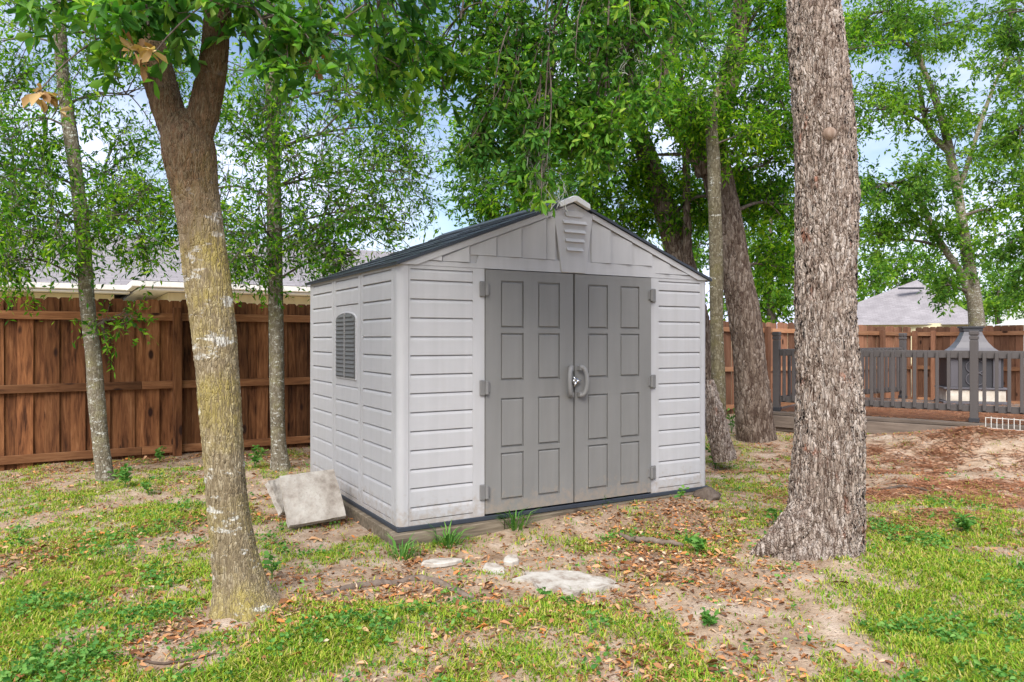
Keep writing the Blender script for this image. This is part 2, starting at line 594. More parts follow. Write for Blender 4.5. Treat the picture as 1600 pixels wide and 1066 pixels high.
def vnoise(x, y, s):
    x, y = np.asarray(x) * s + 1000, np.asarray(y) * s + 1000
    xi, yi = np.floor(x).astype(int), np.floor(y).astype(int)
    fx, fy = x - xi, y - yi
    fx, fy = fx * fx * (3 - 2 * fx), fy * fy * (3 - 2 * fy)
    a, b = _h[xi % 256, yi % 256], _h[(xi + 1) % 256, yi % 256]
    c, d = _h[xi % 256, (yi + 1) % 256], _h[(xi + 1) % 256, (yi + 1) % 256]
    return (a * (1 - fx) + b * fx) * (1 - fy) + (c * (1 - fx) + d * fx) * fy


def fbm(x, y, s, o=4):
    v, a, t = 0, 1, 0
    for i in range(o):
        v = v + a * vnoise(x, y, s * 2.03 ** i)
        t += a
        a *= 0.5
    return v / t


def gauss(x, y, c, r):
    return np.exp(-((x - c[0]) ** 2 + (y - c[1]) ** 2) / (r * r))


# ------------------------------------------------------------------ ground relief and cover
C0 = np.array([-0.753, 4.9])                       # shed front left corner
U = np.array([0.8638, 0.5039])
Vv = np.array([-0.5039, 0.8638])
SHED_RZ = math.atan2(U[1], U[0])
TREE_FORK = gp(382, 962)
TREE_BIG = gp(1280, 868)
TREE_DARK = gp(1180, 694, 0.08)


def ground_h(x, y):
    x, y = np.asarray(x, float), np.asarray(y, float)
    h = (fbm(x, y, 0.55, 3) - 0.5) * 0.10 + (fbm(x + 31, y, 2.6, 4) - 0.5) * 0.075 + (vnoise(x, y + 7, 9.0) - .5) * 0.014
    near = np.exp(-np.maximum(0, np.hypot(x - 1, y - 6) - 9) / 6)
    h = h * near
    h = h + 0.045 * gauss(x, y, TREE_FORK, 0.55) + 0.05 * gauss(x, y, TREE_BIG + np.array([0.05, -0.15]), 0.55)
    h = h + 0.10 * gauss(x, y, TREE_DARK, 1.2)
    # bank of loose dirt in front of the deck
    b = np.exp(-(((x - 5.6) * 0.55 + (y - 7.6) * 0.83) ** 2) / 0.5 - (((x - 5.2) * 0.83 - (y - 7.8) * 0.55) ** 2) / 4.0)
    h = h + 0.33 * b * (0.75 + 0.5 * fbm(x, y, 1.6, 3))
    h = h + 0.07 * gauss(x, y, (4.2, 6.6), 1.3)
    # the lot falls away a little towards the back fence
    h = h - 0.16 * np.clip((y - 11.5) / 4, 0, 1) * np.clip((x - 1) / 3, 0, 1)
    # hollow worn in front of the doors
    h = h - 0.035 * gauss(x, y, gp(880, 850), 0.55)
    # flat under the shed
    lx = (x - C0[0]) * U[0] + (y - C0[1]) * U[1]
    ly = (x - C0[0]) * Vv[0] + (y - C0[1]) * Vv[1]
    inside = np.clip(1 - np.maximum(np.maximum(-lx, lx - 2.8), np.maximum(-ly, ly - 2.2)) / 0.4, 0, 1)
    h = h * (1 - inside) + (-0.005) * inside
    # the front right of the shed is bedded into the soil
    h = h + 0.075 * np.exp(-((lx - 2.0) / 1.1) ** 4 - ((ly + 0.12) / 0.35) ** 2)
    return h


def inside_shed(x, y, pad=0.0):
    lx = (x - C0[0]) * U[0] + (y - C0[1]) * U[1]
    ly = (x - C0[0]) * Vv[0] + (y - C0[1]) * Vv[1]
    return (lx > -pad) & (lx < 2.8 + pad) & (ly > -pad) & (ly < 2.2 + pad)


def field(x, y, spots, base):
    v = np.full(np.shape(x), base, float)
    for (px, py, r, d) in spots:
        v = v + d * gauss(x, y, gp(px, py), r)
    return v


GRASS = [(1480, 900, 0.75, 1.1), (1500, 1020, 0.7, 1.1), (1560, 830, 0.6, 0.8), (1420, 830, .35, .5), (650, 1015, .5, .6), (900, 1030, .45, .6),
         (480, 1010, .35, .7), (790, 965, .3, .5), (1040, 985, .25, .35), (100, 900, .8, .65), (60, 1010, .6, .75), (250, 830, .7, .6), (40, 800, .9, .6), (230, 770, .9, .4),
         (220, 1020, .4, .35), (420, 1040, .35, .7), (640, 850, .3, .55), (470, 870, .3, .5), (1080, 855, .25, .5), (1190, 760, .5, .6), (1130, 720, .5, .5), (1120, 1010, .2, .3),
         (330, 900, .3, .2), (540, 950, .25, .35)]
BARE = [(320, 1000, .28, .9), (600, 915, .40, .9), (1200, 960, .50, .85), (1300, 1030, .32, 1.0), (1030, 1010, .30, .5), (880, 890, .5, 1.1), (1090, 900, .35, .45), (1290, 890, .35, .7), (1180, 880, .3, .3),
        (1450, 700, 1.4, .8), (1520, 740, 1.2, .8), (1420, 760, .5, .5), (560, 1050, .12, .4), (700, 880, .3, .4), (420, 930, .25, .5), (330, 720, .6, .4)]
LITTER = [(900, 840, .6, 1.2), (600, 800, .5, 1.0), (400, 800, .7, .9), (200, 720, 1.5, .9), (1010, 860, .5, 1.0), (1060, 800, .5, .9), (700, 870, .4, .6), (1220, 900, .5, .3), (340, 1000, .4, .5),
          (120, 850, .8, .45), (250, 900, .6, .35), (420, 720, .6, .9), (1090, 930, .4, .5), (650, 950, .4, .35), (1500, 860, .6, .2), (1000, 1000, .6, .25)]
STRAW = [(1480, 765, 1.5, 1.0), (1390, 720, .9, .7), (1560, 720, 1.5, .6), (1290, 690, 1.2, .4)]


def grass_d(x, y):
    d = field(x, y, GRASS, 0.32) * 0.8 - (field(x, y, BARE, 0))
    n = fbm(x, y, 3.0, 5)
    d = d - 0.10 + (n - 0.5) * 2.3 + (vnoise(x + 3, y, 17.0) - .5) * 0.7
    return np.clip(d, 0, 1)


def litter_d(x, y):
    d = 0.72 * field(x, y, LITTER, 0.16) - 0.6 * gauss(x, y, gp(1500, 960), 0.8) - 0.6 * gauss(x, y, gp(890, 910), 0.22)
    n = fbm(x + 17, y + 9, 2.8, 4)
    return np.clip(d * (0.15 + 1.9 * np.clip((n - 0.40) * 3.2, 0, 1)) + 0.06, 0, 1)


def straw_d(x, y):
    d = field(x, y, STRAW, -0.1)
    n = fbm(x * 0.7 + 5, y * 1.8 + 40, 2.6, 5)
    return np.clip(d * 1.2 * np.clip((n - 0.38) * 2.6, 0, 1), 0, 1)


def axis_coords(lo, hi, step, far_lo, far_hi):
    a = np.arange(lo, hi + 1e-6, step)
    out, s, v = [], step, hi
    while v < far_hi:
        s *= 1.25
        v = min(v + s, far_hi)
        out.append(v)
    inn, s, v = [], step, lo
    while v > far_lo:
        s *= 1.25
        v = max(v - s, far_lo)
        inn.append(v)
    return np.array(inn[::-1] + list(a) + out)


gx = axis_coords(-6.0, 7.5, 0.045, -400, 400)
gy = axis_coords(2.4, 10.5, 0.045, -120, 900)
GX, GY = np.meshgrid(gx, gy, indexing='ij')
GZ = ground_h(GX, GY)
nx_, ny_ = GX.shape
ii, jj = np.meshgrid(np.arange(nx_ - 1), np.arange(ny_ - 1), indexing='ij')
q = np.stack([ii * ny_ + jj, (ii + 1) * ny_ + jj, (ii + 1) * ny_ + jj + 1, ii * ny_ + jj + 1], -1).reshape(-1, 4)
gm = np_mesh('ground', np.stack([GX, GY, GZ], -1).reshape(-1, 3), q, True)
# what covers the soil where: grass turf, leaf mould, pine straw
ca = gm.color_attributes.new('cover', 'FLOAT_COLOR', 'POINT')
cov = np.stack([grass_d(GX, GY), litter_d(GX, GY), straw_d(GX, GY), np.ones_like(GX)], -1).reshape(-1, 4).astype(np.float32)
far = (np.hypot(GX - 1, GY - 6).reshape(-1) > 13)
cov[far, 0] = 0.85
ca.data.foreach_set('color', cov.ravel())
m = M('ground_soil', 0.95, 0.1)
v = m.coords()
at_n = m.node('ShaderNodeAttribute', attribute_name='cover')
sep = m.node('ShaderNodeSeparateColor')
m.link(at_n.outputs['Color'], sep.inputs[0])
n1 = m.noise(v, 5.0, 7, 0.65)
n2 = m.noise(v, 70.0, 5, 0.7)
sand = m.ramp(n1, [(0.28, (0.20, 0.132, 0.082)), (0.5, (0.38, 0.28, 0.195)), (0.72, (0.52, 0.43, 0.345))])
grit = m.ramp(n2, [(0.36, 1.0), (0.46, 0.0)])
sand = m.mix(m.math('MULTIPLY', grit, 0.6), sand, (0.19, 0.125, 0.09))
mould = m.ramp(n2, [(0.35, (0.11, 0.066, 0.042)), (0.6, (0.27, 0.175, 0.115))])
turf = m.ramp(n2, [(0.35, (0.10, 0.115, 0.035)), (0.6, (0.21, 0.20, 0.085))])
sfine = m.ramp(m.noise(v, 16, 6, 0.7), [(0.42, 0.25), (0.62, 1.0)])
straw = m.ramp(m.noise(m.coords((30, 90, 1)), 1.0, 5, 0.7), [(0.3, (0.30, 0.13, 0.065)), (0.55, (0.44, 0.22, 0.12)), (0.75, (0.54, 0.35, 0.24))])
c_ = m.mix(m.math('MULTIPLY', sep.outputs[1], 0.75), sand, mould)
c_ = m.mix(m.ramp(sep.outputs[0], [(0.25, 0.0), (1.0, 0.55)]), c_, turf)
c_ = m.mix(m.math('MULTIPLY', sep.outputs[2], m.math('MULTIPLY', sfine, 0.7)), c_, straw)
m.color(c_)
m.bump(m.math('ADD', m.math('MULTIPLY', n1, 1.0), m.math('MULTIPLY', n2, 0.25)), 0.05, 0.7)
MAT['ground_soil'] = m.m
ground = obj('ground', gm, 'ground_soil')
tag(ground, 'sandy yard ground with thin turf, leaf mould and pine straw', 'ground', kind='structure')

# ------------------------------------------------------------------ the storage shed
SW, SD, SZ, EAVE, APEX = 2.80, 2.20, 0.112, 1.745, 2.285
shed = thing('storage_shed', 'light grey resin storage shed with dark grey double doors on timber skids', 'shed', (C0[0], C0[1], SZ), SHED_RZ)
PITCH, FIRST = 0.127, 0.118
LEVELS = [(0.030, FIRST)] + [(FIRST + PITCH * k, FIRST + PITCH * (k + 1)) for k in range(12)] + [(FIRST + PITCH * 12, EAVE - 0.025)]
_board_cache = {}


def board_mesh(w, h):
    key = (round(w, 4), round(h, 4))
    if key not in _board_cache:
        g = 0.004
        b = MB()
        # moulded clapboard: flush at its lower edge, rounded back at its top
        prof = [(0.0225, g), (0.003, g), (0.0006, g + 0.003), (0.0010, h - 0.022), (0.0042, h - 0.011), (0.0125, h - 0.0005), (0.0225, h - 0.0005)]
        e = 0.0
        n = len(prof)
        vv = [(0.0004 + (e if y < 0.01 else 0), y, z) for y, z in prof] + [(w - 0.0004 - (e if y < 0.01 else 0), y, z) for y, z in prof]
        b.poly(vv, [tuple(range(n)), tuple(range(2 * n - 1, n - 1, -1))] + [(i, i + n, (i + 1) % n + n, (i + 1) % n) for i in range(n)])
        _board_cache[key] = b.mesh('siding_board')
    return _board_cache[key]


def wall_panel(w, l, r, loc, rz, boards=True, hole=None, top=EAVE):
    """panel of width w with plain strips l and r at its sides and moulded clapboards between; outside faces local -y"""
    b = MB()
    b.box(0, w, 0.022, 0.05, 0, top)
    b.box(0.003, l, 0.0, 0.022, 0, top)
    b.box(w - r, w - 0.003, 0.0, 0.022, 0, top)
    b.box(l, w - r, 0.0006, 0.022, 0, 0.030)
    b.box(l, w - r, 0.0006, 0.022, top - 0.024, top)
    p = b.build('wall_panel', 'shed_light', shed, loc, (0, 0, rz))
    if boards:
        for (z0, z1) in LEVELS:
            if hole and z1 > hole[2] + 0.02 and z0 < hole[3] - 0.02:
                continue
            obj('siding_board', board_mesh(w - l - r, z1 - z0), 'shed_light', p, (l, 0, z0))
    return p


CP = 0.075                                             # rounded corner post
wall_panel(0.65 - CP, 0.012, 0.095, (CP, 0, 0), 0)
wall_panel(SW - CP - 2.17, 0.085, 0.012, (2.17, 0, 0), 0)
third = (SD - 2 * CP) / 3
HOLE = None
for k in range(3):
    y_back = SD - CP - k * third
    if k == 1:
        wz0, wz1 = 0.90, 1.49
        p = wall_panel(third, 0.055, 0.055, (0, y_back, 0), -math.pi / 2, True, (0, 0, wz0, wz1))
        ww = third - 0.11
        # blank surround of the window
        MB().box(0.055, third - 0.055, 0.001, 0.015, FIRST + PITCH * 6, FIRST + PITCH * 11 - 0.004).build('window_surround', 'shed_light', p)
        wx0, wx1, zb, zt = 0.100, third - 0.100, 0.945, 1.405
        cx_ = (wx0 + wx1) / 2
        arch = lambda a, zlow, rise, n=14: [(cx_ - a, zlow), (cx_ + a, zlow)] + [(cx_ + a * math.cos(t), zt + rise * math.sin(t)) for t in np.linspace(0, math.pi, n)]
        fr = MB().extrude_y(arch((wx1 - wx0) / 2 + 0.012, zb - 0.012, 0.058), -0.008, 0.004).build('window', 'shed_light', shed, (0, y_back, 0), (0, 0, -math.pi / 2), 0.003)
        MB().extrude_y(arch((wx1 - wx0) / 2, zb, 0.048), -0.0105, -0.006).build('shutter_panel', 'shed_shutter', fr)
        MB().box(cx_ - 0.007, cx_ + 0.007, -0.022, -0.008, zb, zt + 0.046).build('shutter_stile', 'shed_handle', fr, bevel=0.003)
        nl = 15
        for side in (-1, 1):
            for i in range(nl):
                z = zb + 0.012 + i * (zt + 0.034 - zb) / nl
                a = (wx1 - wx0) / 2
                lim = a if z < zt else a * math.sqrt(max(0.0, 1 - (max(0.0, z + 0.02 - zt) / 0.048) ** 2))
                if lim < 0.05:
                    continue
                x0, x1 = (cx_ - lim + 0.012, cx_ - 0.011) if side < 0 else (cx_ + 0.011, cx_ + lim - 0.012)
                MB().extrude_x([(-0.009, 0), (-0.019, 0.002), (-0.011, 0.024), (-0.009, 0.024)], x0, x1).build('louvre', 'shed_shutter', fr, (0, 0, z))
    else:
        wall_panel(third, 0.05, 0.05, (0, y_back, 0), -math.pi / 2)
for k in range(3):
    wall_panel(third, 0.05, 0.05, (SW, CP + k * third, 0), math.pi / 2, False)
wall_panel(SW - 2 * CP, 0.05, 0.05, (SW - CP, SD, 0), math.pi, False)
for (cx_, cy_, a0) in ((0, 0, math.pi), (SW, 0, 1.5 * math.pi), (SW, SD, 0), (0, SD, 0.5 * math.pi)):
    ox, oy = (CP if cx_ == 0 else SW - CP), (CP if cy_ == 0 else SD - CP)
    rr = CP * 0.62
    # squared post with a rounded outer corner
    sx_, sy_ = (-1 if cx_ == 0 else 1), (-1 if cy_ == 0 else 1)
    qx, qy = ox + sx_ * (CP - rr), oy + sy_ * (CP - rr)
    arc = [(qx + rr * math.cos(a0 + t), qy + rr * math.sin(a0 + t)) for t in np.linspace(0, math.pi / 2, 9)]
    e0, e1 = arc[0], arc[-1]
    pts = [(ox, oy)]
    # join along the walls
    if abs(e0[0] - cx_) < 1e-6:
        pts += [(cx_, oy)] + arc + [(ox, cy_)]
    else:
        pts += [(ox, cy_)] + arc + [(cx_, oy)]
    MB().extrude_z(pts, 0.0, EAVE).build('corner_post', 'shed_light', shed)

# dark floor edge under the walls
MB().box(-0.008, SW + 0.008, -0.008, SD + 0.008, -0.032, -0.001).build('floor_edge', 'shed_roof', shed, bevel=0.004)


# doors
def door(x0, x1, hinge_side):
    b = MB()
    b.box(0, x1 - x0, 0.004, 0.03, 0.012, EAVE - 0.004)
    w = x1 - x0
    d = b.build('door', 'shed_door', shed, (x0, 0, 0))
    # stiles and rails proud of the field, panels raised inside
    cols = [(0.135, 0.305), (0.450, 0.620)] if hinge_side < 0 else [(w - 0.620, w - 0.450), (w - 0.305, w - 0.135)]
    rows = [(0.105, 0.425), (0.480, 0.815), (0.960, 1.280), (1.335, 1.655)]
    g = 0.010
    fr = MB()
    xs = [0.0] + [v_ for c in cols for v_ in (c[0] - g, c[1] + g)] + [w]
    for k in range(0, 6, 2):
        fr.box(xs[k] + (0.003 if k == 0 else 0), xs[k + 1] - (0.003 if k == 4 else 0), -0.009, 0.004, 0.014, EAVE - 0.006)
    zs = [0.014] + [v_ for r_ in rows for v_ in (r_[0] - g, r_[1] + g)] + [EAVE - 0.006]
    for c in cols:
        for k in range(0, 10, 2):
            fr.box(c[0] - g, c[1] + g, -0.0088, 0.004, zs[k], zs[k + 1])
    fr.build('door_frame', 'shed_door', d)
    for c in cols:
        for r_ in rows:
            b = MB().extrude_x([(0.004, 0), (-0.008, 0.006), (-0.008, r_[1] - r_[0] - 0.006), (0.004, r_[1] - r_[0])], 0, c[1] - c[0])
            obj('door_panel', b.mesh('door_panel', 0.003), 'shed_door', d, (c[0], 0, r_[0]))
    return d


DL = door(0.65, 1.404, -1)
DR = door(1.416, 2.17, 1)


def hinge(x, z, s):
    h = MB()
    h.box(-0.044, -0.002, -0.016, -0.0008, -0.055, 0.055)
    o = h.build('hinge', 'shed_hinge', shed, (x, 0, z), bevel=0.006, seg=2)
    if s > 0:
        o.scale = (-1, 1, 1)
    MB().tube([(0.006, -0.022, -0.045), (0.006, -0.022, 0.045)], 0.014, 12).build('hinge_knuckle', 'shed_hinge', o, smooth=False)
    MB().box(0.016, 0.036, -0.018, -0.010, -0.036, 0.036).build('hinge_leaf', 'shed_hinge', o, bevel=0.004)


for z in (0.17, 0.905, 1.60):
    hinge(0.65, z, -1)
    hinge(2.17, z, 1)

# curved pull handles that close to a ring, with a lever lock between them
for s, par in ((-1, DL), (1, DR)):
    t = np.linspace(-0.47 * math.pi, 0.47 * math.pi, 13)
    pts = [(1.41 + s * (0.034 + 0.046 * math.cos(a) ** 0.7), -0.022 - 0.045 * math.cos(a) ** 0.5, 0.93 + 0.108 * math.sin(a)) for a in t]
    b = MB()
    b.tube(pts, 0.0165, 10)
    for zz in (-0.1, 0.1):
        b.box(1.41 + s * 0.040 - 0.013, 1.41 + s * 0.040 + 0.013, -0.045, -0.0088, 0.93 + zz - 0.018, 0.93 + zz + 0.018)
    o = b.build('door_handle', 'shed_handle', par, (-par.location[0], 0, 0))
b = MB()
b.tube([(1.41, -0.012, 0.93), (1.41, -0.035, 0.93)], 0.026, 14)
for a in (0.1, 2.2, 4.2):
    b.tube([(1.41, -0.036, 0.93), (1.41 + 0.024 * math.cos(a), -0.040, 0.93 + 0.024 * math.sin(a)), (1.41 + 0.045 * math.cos(a), -0.038, 0.93 + 0.045 * math.sin(a))], [0.013, 0.009, 0.005], 8)
b.build('door_lock', 'lock_metal', shed, smooth=True)

# gable
SLOPE = (APEX - EAVE) / (SW / 2)


def roof_z(x):
    return EAVE + SLOPE * (SW / 2 - abs(x - SW / 2))


for yy, nm in ((0.012, 'gable'), (SD - 0.05, 'rear_gable')):
    MB().extrude_y([(0.004, EAVE + 0.001), (SW - 0.004, EAVE + 0.001), (SW / 2, APEX - 0.004)], yy, yy + 0.038).build(nm, 'shed_light', shed)
gable = [o for o in shed.children if o.name.startswith('gable')][0]
MB().extrude_y([(0.06, EAVE + 0.001), (SW - 0.06, EAVE + 0.001), (SW - 0.14, EAVE + 0.030), (SW - 0.58, EAVE + 0.034), (SW - 0.60, EAVE + 0.090), (0.60, EAVE + 0.090), (0.58, EAVE + 0.034), (0.14, EAVE + 0.030)], -0.003, 0.012).build('gable_beam', 'shed_light', gable)
cuts_l = [0.16, 0.32, 0.53, 0.745, 0.953, 1.165]
cuts_r = [2.70, 2.57, 2.37, 2.18, 1.974, 1.763]


def gable_board(xa, xb):
    za = lambda x: max(EAVE + 0.118, EAVE + 0.02)
    lo = EAVE + (0.093 if xa > 0.5 and xb < 2.3 else 0.037)
    ra, rb = roof_z(xa) - 0.056, roof_z(xb) - 0.056
    if max(ra, rb) < lo + 0.02:
        return
    ra, rb = max(ra, lo + 0.004), max(rb, lo + 0.004)
    xa_, xb_ = xa + 0.006, xb - 0.008
    y0l, y0r = 0.004, -0.015                            # each piece leans out towards its right edge
    vv = [(xa_, y0l, lo), (xb_, y0r, lo), (xb_, y0r, rb), (xa_, y0l, ra), (xa_, 0.013, lo), (xb_, 0.013, lo), (xb_, 0.013, rb), (xa_, 0.013, ra)]
    MB().poly(vv, [(0, 1, 2, 3), (7, 6, 5, 4), (0, 4, 5, 1), (1, 5, 6, 2), (2, 6, 7, 3), (3, 7, 4, 0)]).build('gable_board', 'shed_light', gable)


for a, b_ in zip(cuts_l[:-1], cuts_l[1:]):
    gable_board(a, b_)
for a, b_ in zip(cuts_r[1:], cuts_r[:-1]):
    gable_board(a, b_)
gable_board(1.165, 1.245)
gable_board(1.575, 1.763)
# rake trim under the roof edge
for s in (-1, 1):
    x0, x1 = (SW / 2 - 0.166, 0.005) if s < 0 else (SW / 2 + 0.176, SW - 0.005)
    MB().extrude_y([(x0, APEX - 0.062), (x1, EAVE - 0.0), (x1, EAVE + 0.004), (x0, APEX - 0.005)] if False else
                   [(x0, roof_z(x0) - 0.048), (x1 - s * 0.12, EAVE + 0.001), (x1, EAVE + 0.001), (x0, roof_z(x0) - 0.006)], -0.016, 0.011).build('rake_trim', 'shed_light', gable)
# vent plate with louvres
gv = MB().extrude_y([(1.405 - 0.110, EAVE + 0.003), (1.405 + 0.110, EAVE + 0.003), (1.405 + 0.180, APEX - 0.085), (1.405, APEX - 0.012), (1.405 - 0.180, APEX - 0.085)], -0.0130, 0.010).build('gable_vent', 'shed_light', gable, bevel=0.003)
for k in range(4):
    z = EAVE + 0.165 + 0.068 * k
    hw = 0.074 + 0.011 * k
    MB().extrude_x([(-0.012, 0.0), (-0.033, 0.002), (-0.028, 0.010), (-0.012, 0.030)], 1.41 - hw, 1.41 + hw).build('vent_louvre', 'shed_light', gv)
    gv.children[-1].location = (0, 0, z)
arc = [(1.405 + sx_ * 0.062 + 0.022 * math.cos(a), APEX - 0.095 + 0.022 * math.sin(a)) for sx_, a in
       [(1, t) for t in np.linspace(-math.pi / 2, math.pi / 2, 7)] + [(-1, t) for t in np.linspace(math.pi / 2, 1.5 * math.pi, 7)]]
MB().extrude_y(arc, -0.020, -0.0125).build('name_plate', 'shed_light', gv, bevel=0.002)

# roof: two slopes of moulded shingles, courses stepped
roof = MB()
OV, OS = 0.030, 0.022
for s in (-1, 1):
    xe = -OS if s < 0 else SW + OS
    ze = EAVE - SLOPE * OS
    roof.extrude_y([(SW / 2, APEX + 0.001), (xe, ze + 0.001), (xe, ze + 0.016), (SW / 2, APEX + 0.016)], -OV, SD + OV)
roof_o = roof.build('roof', 'shed_roof', shed)
NC, NB = 7, 6
run = SW / 2 + OS
ang = math.atan(SLOPE)
clen = run / math.cos(ang) / NC
sh_mesh = {}
for s in (-1, 1):
    for c in range(NC):
        for k in range(NB):
            w = (SD + 2 * OV) / NB
            th = 0.007 + 0.003 * ((c * 3 + k * 5) % 3)
            if th not in sh_mesh:
                b = MB()
                b.poly([(0.0, 0.002, 0), (clen * 1.02, 0.002, 0), (clen * 1.02, w - 0.004, 0), (0, w - 0.004, 0),
                        (0.0, 0.002, th), (clen * 1.02, 0.002, 0.003), (clen * 1.02, w - 0.004, 0.003), (0, w - 0.004, th)],
                       [(3, 2, 1, 0), (4, 5, 6, 7), (0, 1, 5, 4), (1, 2, 6, 5), (2, 3, 7, 6), (3, 0, 4, 7)])
                sh_mesh[th] = b.mesh('shingle')
            d = c * clen
            o = obj('shingle', sh_mesh[th], 'shed_roof', roof_o)
            if s < 0:
                o.location = (-OS + d * math.cos(ang), -OV + k * w, EAVE - SLOPE * OS + 0.0165 + d * math.sin(ang))
                o.rotation_euler = (0, -ang, 0)
            else:
                o.location = (SW + OS - d * math.cos(ang), SD + OV - k * w, EAVE - SLOPE * OS + 0.0165 + d * math.sin(ang))
                o.rotation_euler = (0, -ang, math.pi)
rc = [(SW / 2 - 0.13, APEX - SLOPE * 0.13 + 0.026), (SW / 2, APEX + 0.026), (SW / 2 + 0.13, APEX - SLOPE * 0.13 + 0.026), (SW / 2 + 0.13, APEX - SLOPE * 0.13 + 0.034), (SW / 2 + 0.03, APEX + 0.034), (SW / 2 - 0.03, APEX + 0.034), (SW / 2 - 0.13, APEX - SLOPE * 0.13 + 0.034)]
MB().extrude_y(rc, -OV + 0.02, SD + OV).build('ridge_cap', 'shed_roof', roof_o)
rc2 = [(SW / 2 - 0.135, APEX - SLOPE * 0.135 - 0.004), (SW / 2, APEX - 0.002), (SW / 2 + 0.135, APEX - SLOPE * 0.135 - 0.004), (SW / 2 + 0.132, APEX - SLOPE * 0.135 + 0.038), (SW / 2 + 0.02, APEX + 0.038), (SW / 2 - 0.02, APEX + 0.038), (SW / 2 - 0.132, APEX - SLOPE * 0.135 + 0.038)]
MB().extrude_y(rc2, -OV - 0.022, -OV + 0.018).build('ridge_end_cap', 'shed_cap', roof_o, bevel=0.004)

# timber skids
skid = thing('timber_skid_base', 'weathered grey timber skids the shed stands on', 'timber base', (C0[0], C0[1], 0), SHED_RZ)
MB().box(-0.055, 0.78, -0.055, 0.035, -0.10, 0.079).build('timber', 'timber', skid, bevel=0.006)
MB().box(0.79, SW + 0.02, -0.045, 0.045, -0.10, 0.078).build('timber', 'timber', skid, bevel=0.006)
MB().box(-0.038, 0.05, 0.045, SD, -0.10, 0.0785).build('timber', 'timber', skid, bevel=0.006)
MB().box(SW - 0.08, SW + 0.01, 0.055, SD, -0.10, 0.0785).build('timber', 'timber', skid, bevel=0.006)
MB().box(-0.05, 0.06, -0.068, -0.056, -0.06, 0.05).build('timber_end_plate', 'timber', skid)


# ------------------------------------------------------------------ fences
def dog_ear(w, h, t=0.016):
    c = 0.028
    return MB().extrude_y([(0, 0), (w, 0), (w, h - c), (w - c, h), (c, h), (0, h - c)], 0, t).mesh('board', 0.0015)


def fence_run(label, A, B, pitch, bw, height, zA, zB, wood_m, rail_m, posts, rails=(0.10, 0.84, 1.62), group='wooden privacy fence runs', stagger=0.024):
    A, B = np.array(A, float), np.array(B, float)
    L = np.linalg.norm(B - A)
    rz = math.atan2(B[1] - A[1], B[0] - A[0])
    f = thing('wooden_fence', label, 'fence', (A[0], A[1], 0), rz, group)
    me = [dog_ear(bw + d, height + e) for d, e in ((0, 0), (0.004, 0.008), (-0.004, -0.006))]
    n = int(L / pitch)
    for k in range(n):
        x = k * pitch
        z = zA + (zB - zA) * x / L
        o = obj('board', random.choice(me), wood_m, f, (x, 0.0 + (stagger if k % 2 else 0.0), z + random.uniform(-.012, .008)), (0, random.uniform(-.004, .004), 0))
    sl = -math.atan2(zB - zA, L)
    for zr in rails:
        x = -0.02
        while x < L:
            l = min(2.42, L - x)
            b = MB()
            b.box(0, l - 0.004, -0.040, -0.002, 0, 0.088)
            b.build('rail', rail_m, f, (x, 0, zA + (zB - zA) * x / L + zr), (0, sl, 0), 0.003)
            x += 2.42
    for x in posts:
        MB().box(-0.045, 0.045, -0.135, -0.044, -0.2, height - 0.09).build('post', rail_m if False else wood_m, f, (x, 0, zA + (zB - zA) * x / L), bevel=0.004)
    return f


AD = np.array([0.857, 0.515])
FA = np.array([-5.32, 7.75]) - AD * 1.1
TA = 1.1 + 1.66
fence_run('dark reddish brown board fence behind the leaning trees left of the shed', FA, FA + AD * 6.6, 0.122, 0.138, 1.86, -0.05, -0.05, 'fence_wood', 'fence_rail', (0.35, TA, TA + 2.42))
fence_run('orange brown board fence running behind the deck and dark oak right of the shed', (3.2, 13.95), (9.5, 17.5), 0.162, 0.170, 1.83, -0.10, -0.19, 'fence_wood_far', 'fence_rail_far', (2.2, 4.4, 5.9, 7.1))
fence_run('orange brown board fence behind the hooded fireplace, past the fence corner', (9.52, 17.48), (13.6, 13.4), 0.142, 0.149, 1.83, -0.19, -0.14, 'fence_wood_far', 'fence_rail_far', (0.4, 2.8, 5.0))

# ------------------------------------------------------------------ deck with railing, outdoor fireplace
DZ = 0.32
P_L = np.array([3.84, 10.75])
P_N = np.array([5.78, 9.27])
dd = (P_N - P_L) / np.linalg.norm(P_N - P_L)
DRZ = math.atan2(dd[1], dd[0])
deck = thing('deck', 'low weathered wooden deck strewn with pine needles', 'deck', (P_L[0], P_L[1], 0), DRZ)
DLEN = 8.5
pw = 0.145
npl = 26
bm_ = MB().box(-0.02, DLEN, 0, pw - 0.006, DZ - 0.038, DZ).mesh('deck_plank', 0.003)
for k in range(npl):
    obj('deck_plank', bm_, 'deck_board', deck, (random.uniform(-.01, .01) - 0.12 + k * 0.0, -0.24 + k * pw, random.uniform(-.002, .002)))
MB().box(-0.14, DLEN - 0.14, -0.275, -0.243, DZ - 0.205, DZ - 0.041).build('fascia_board', 'deck_board', deck, bevel=0.004)
MB().box(-0.14, DLEN - 0.14, -0.232, -0.19, DZ - 0.26, DZ - 0.06).build('rim_joist', 'deck_board', deck)
MB().box(-0.14, -0.105, -0.23, 3.5, DZ - 0.205, DZ - 0.042).build('fascia_board', 'deck_board', deck, bevel=0.004)


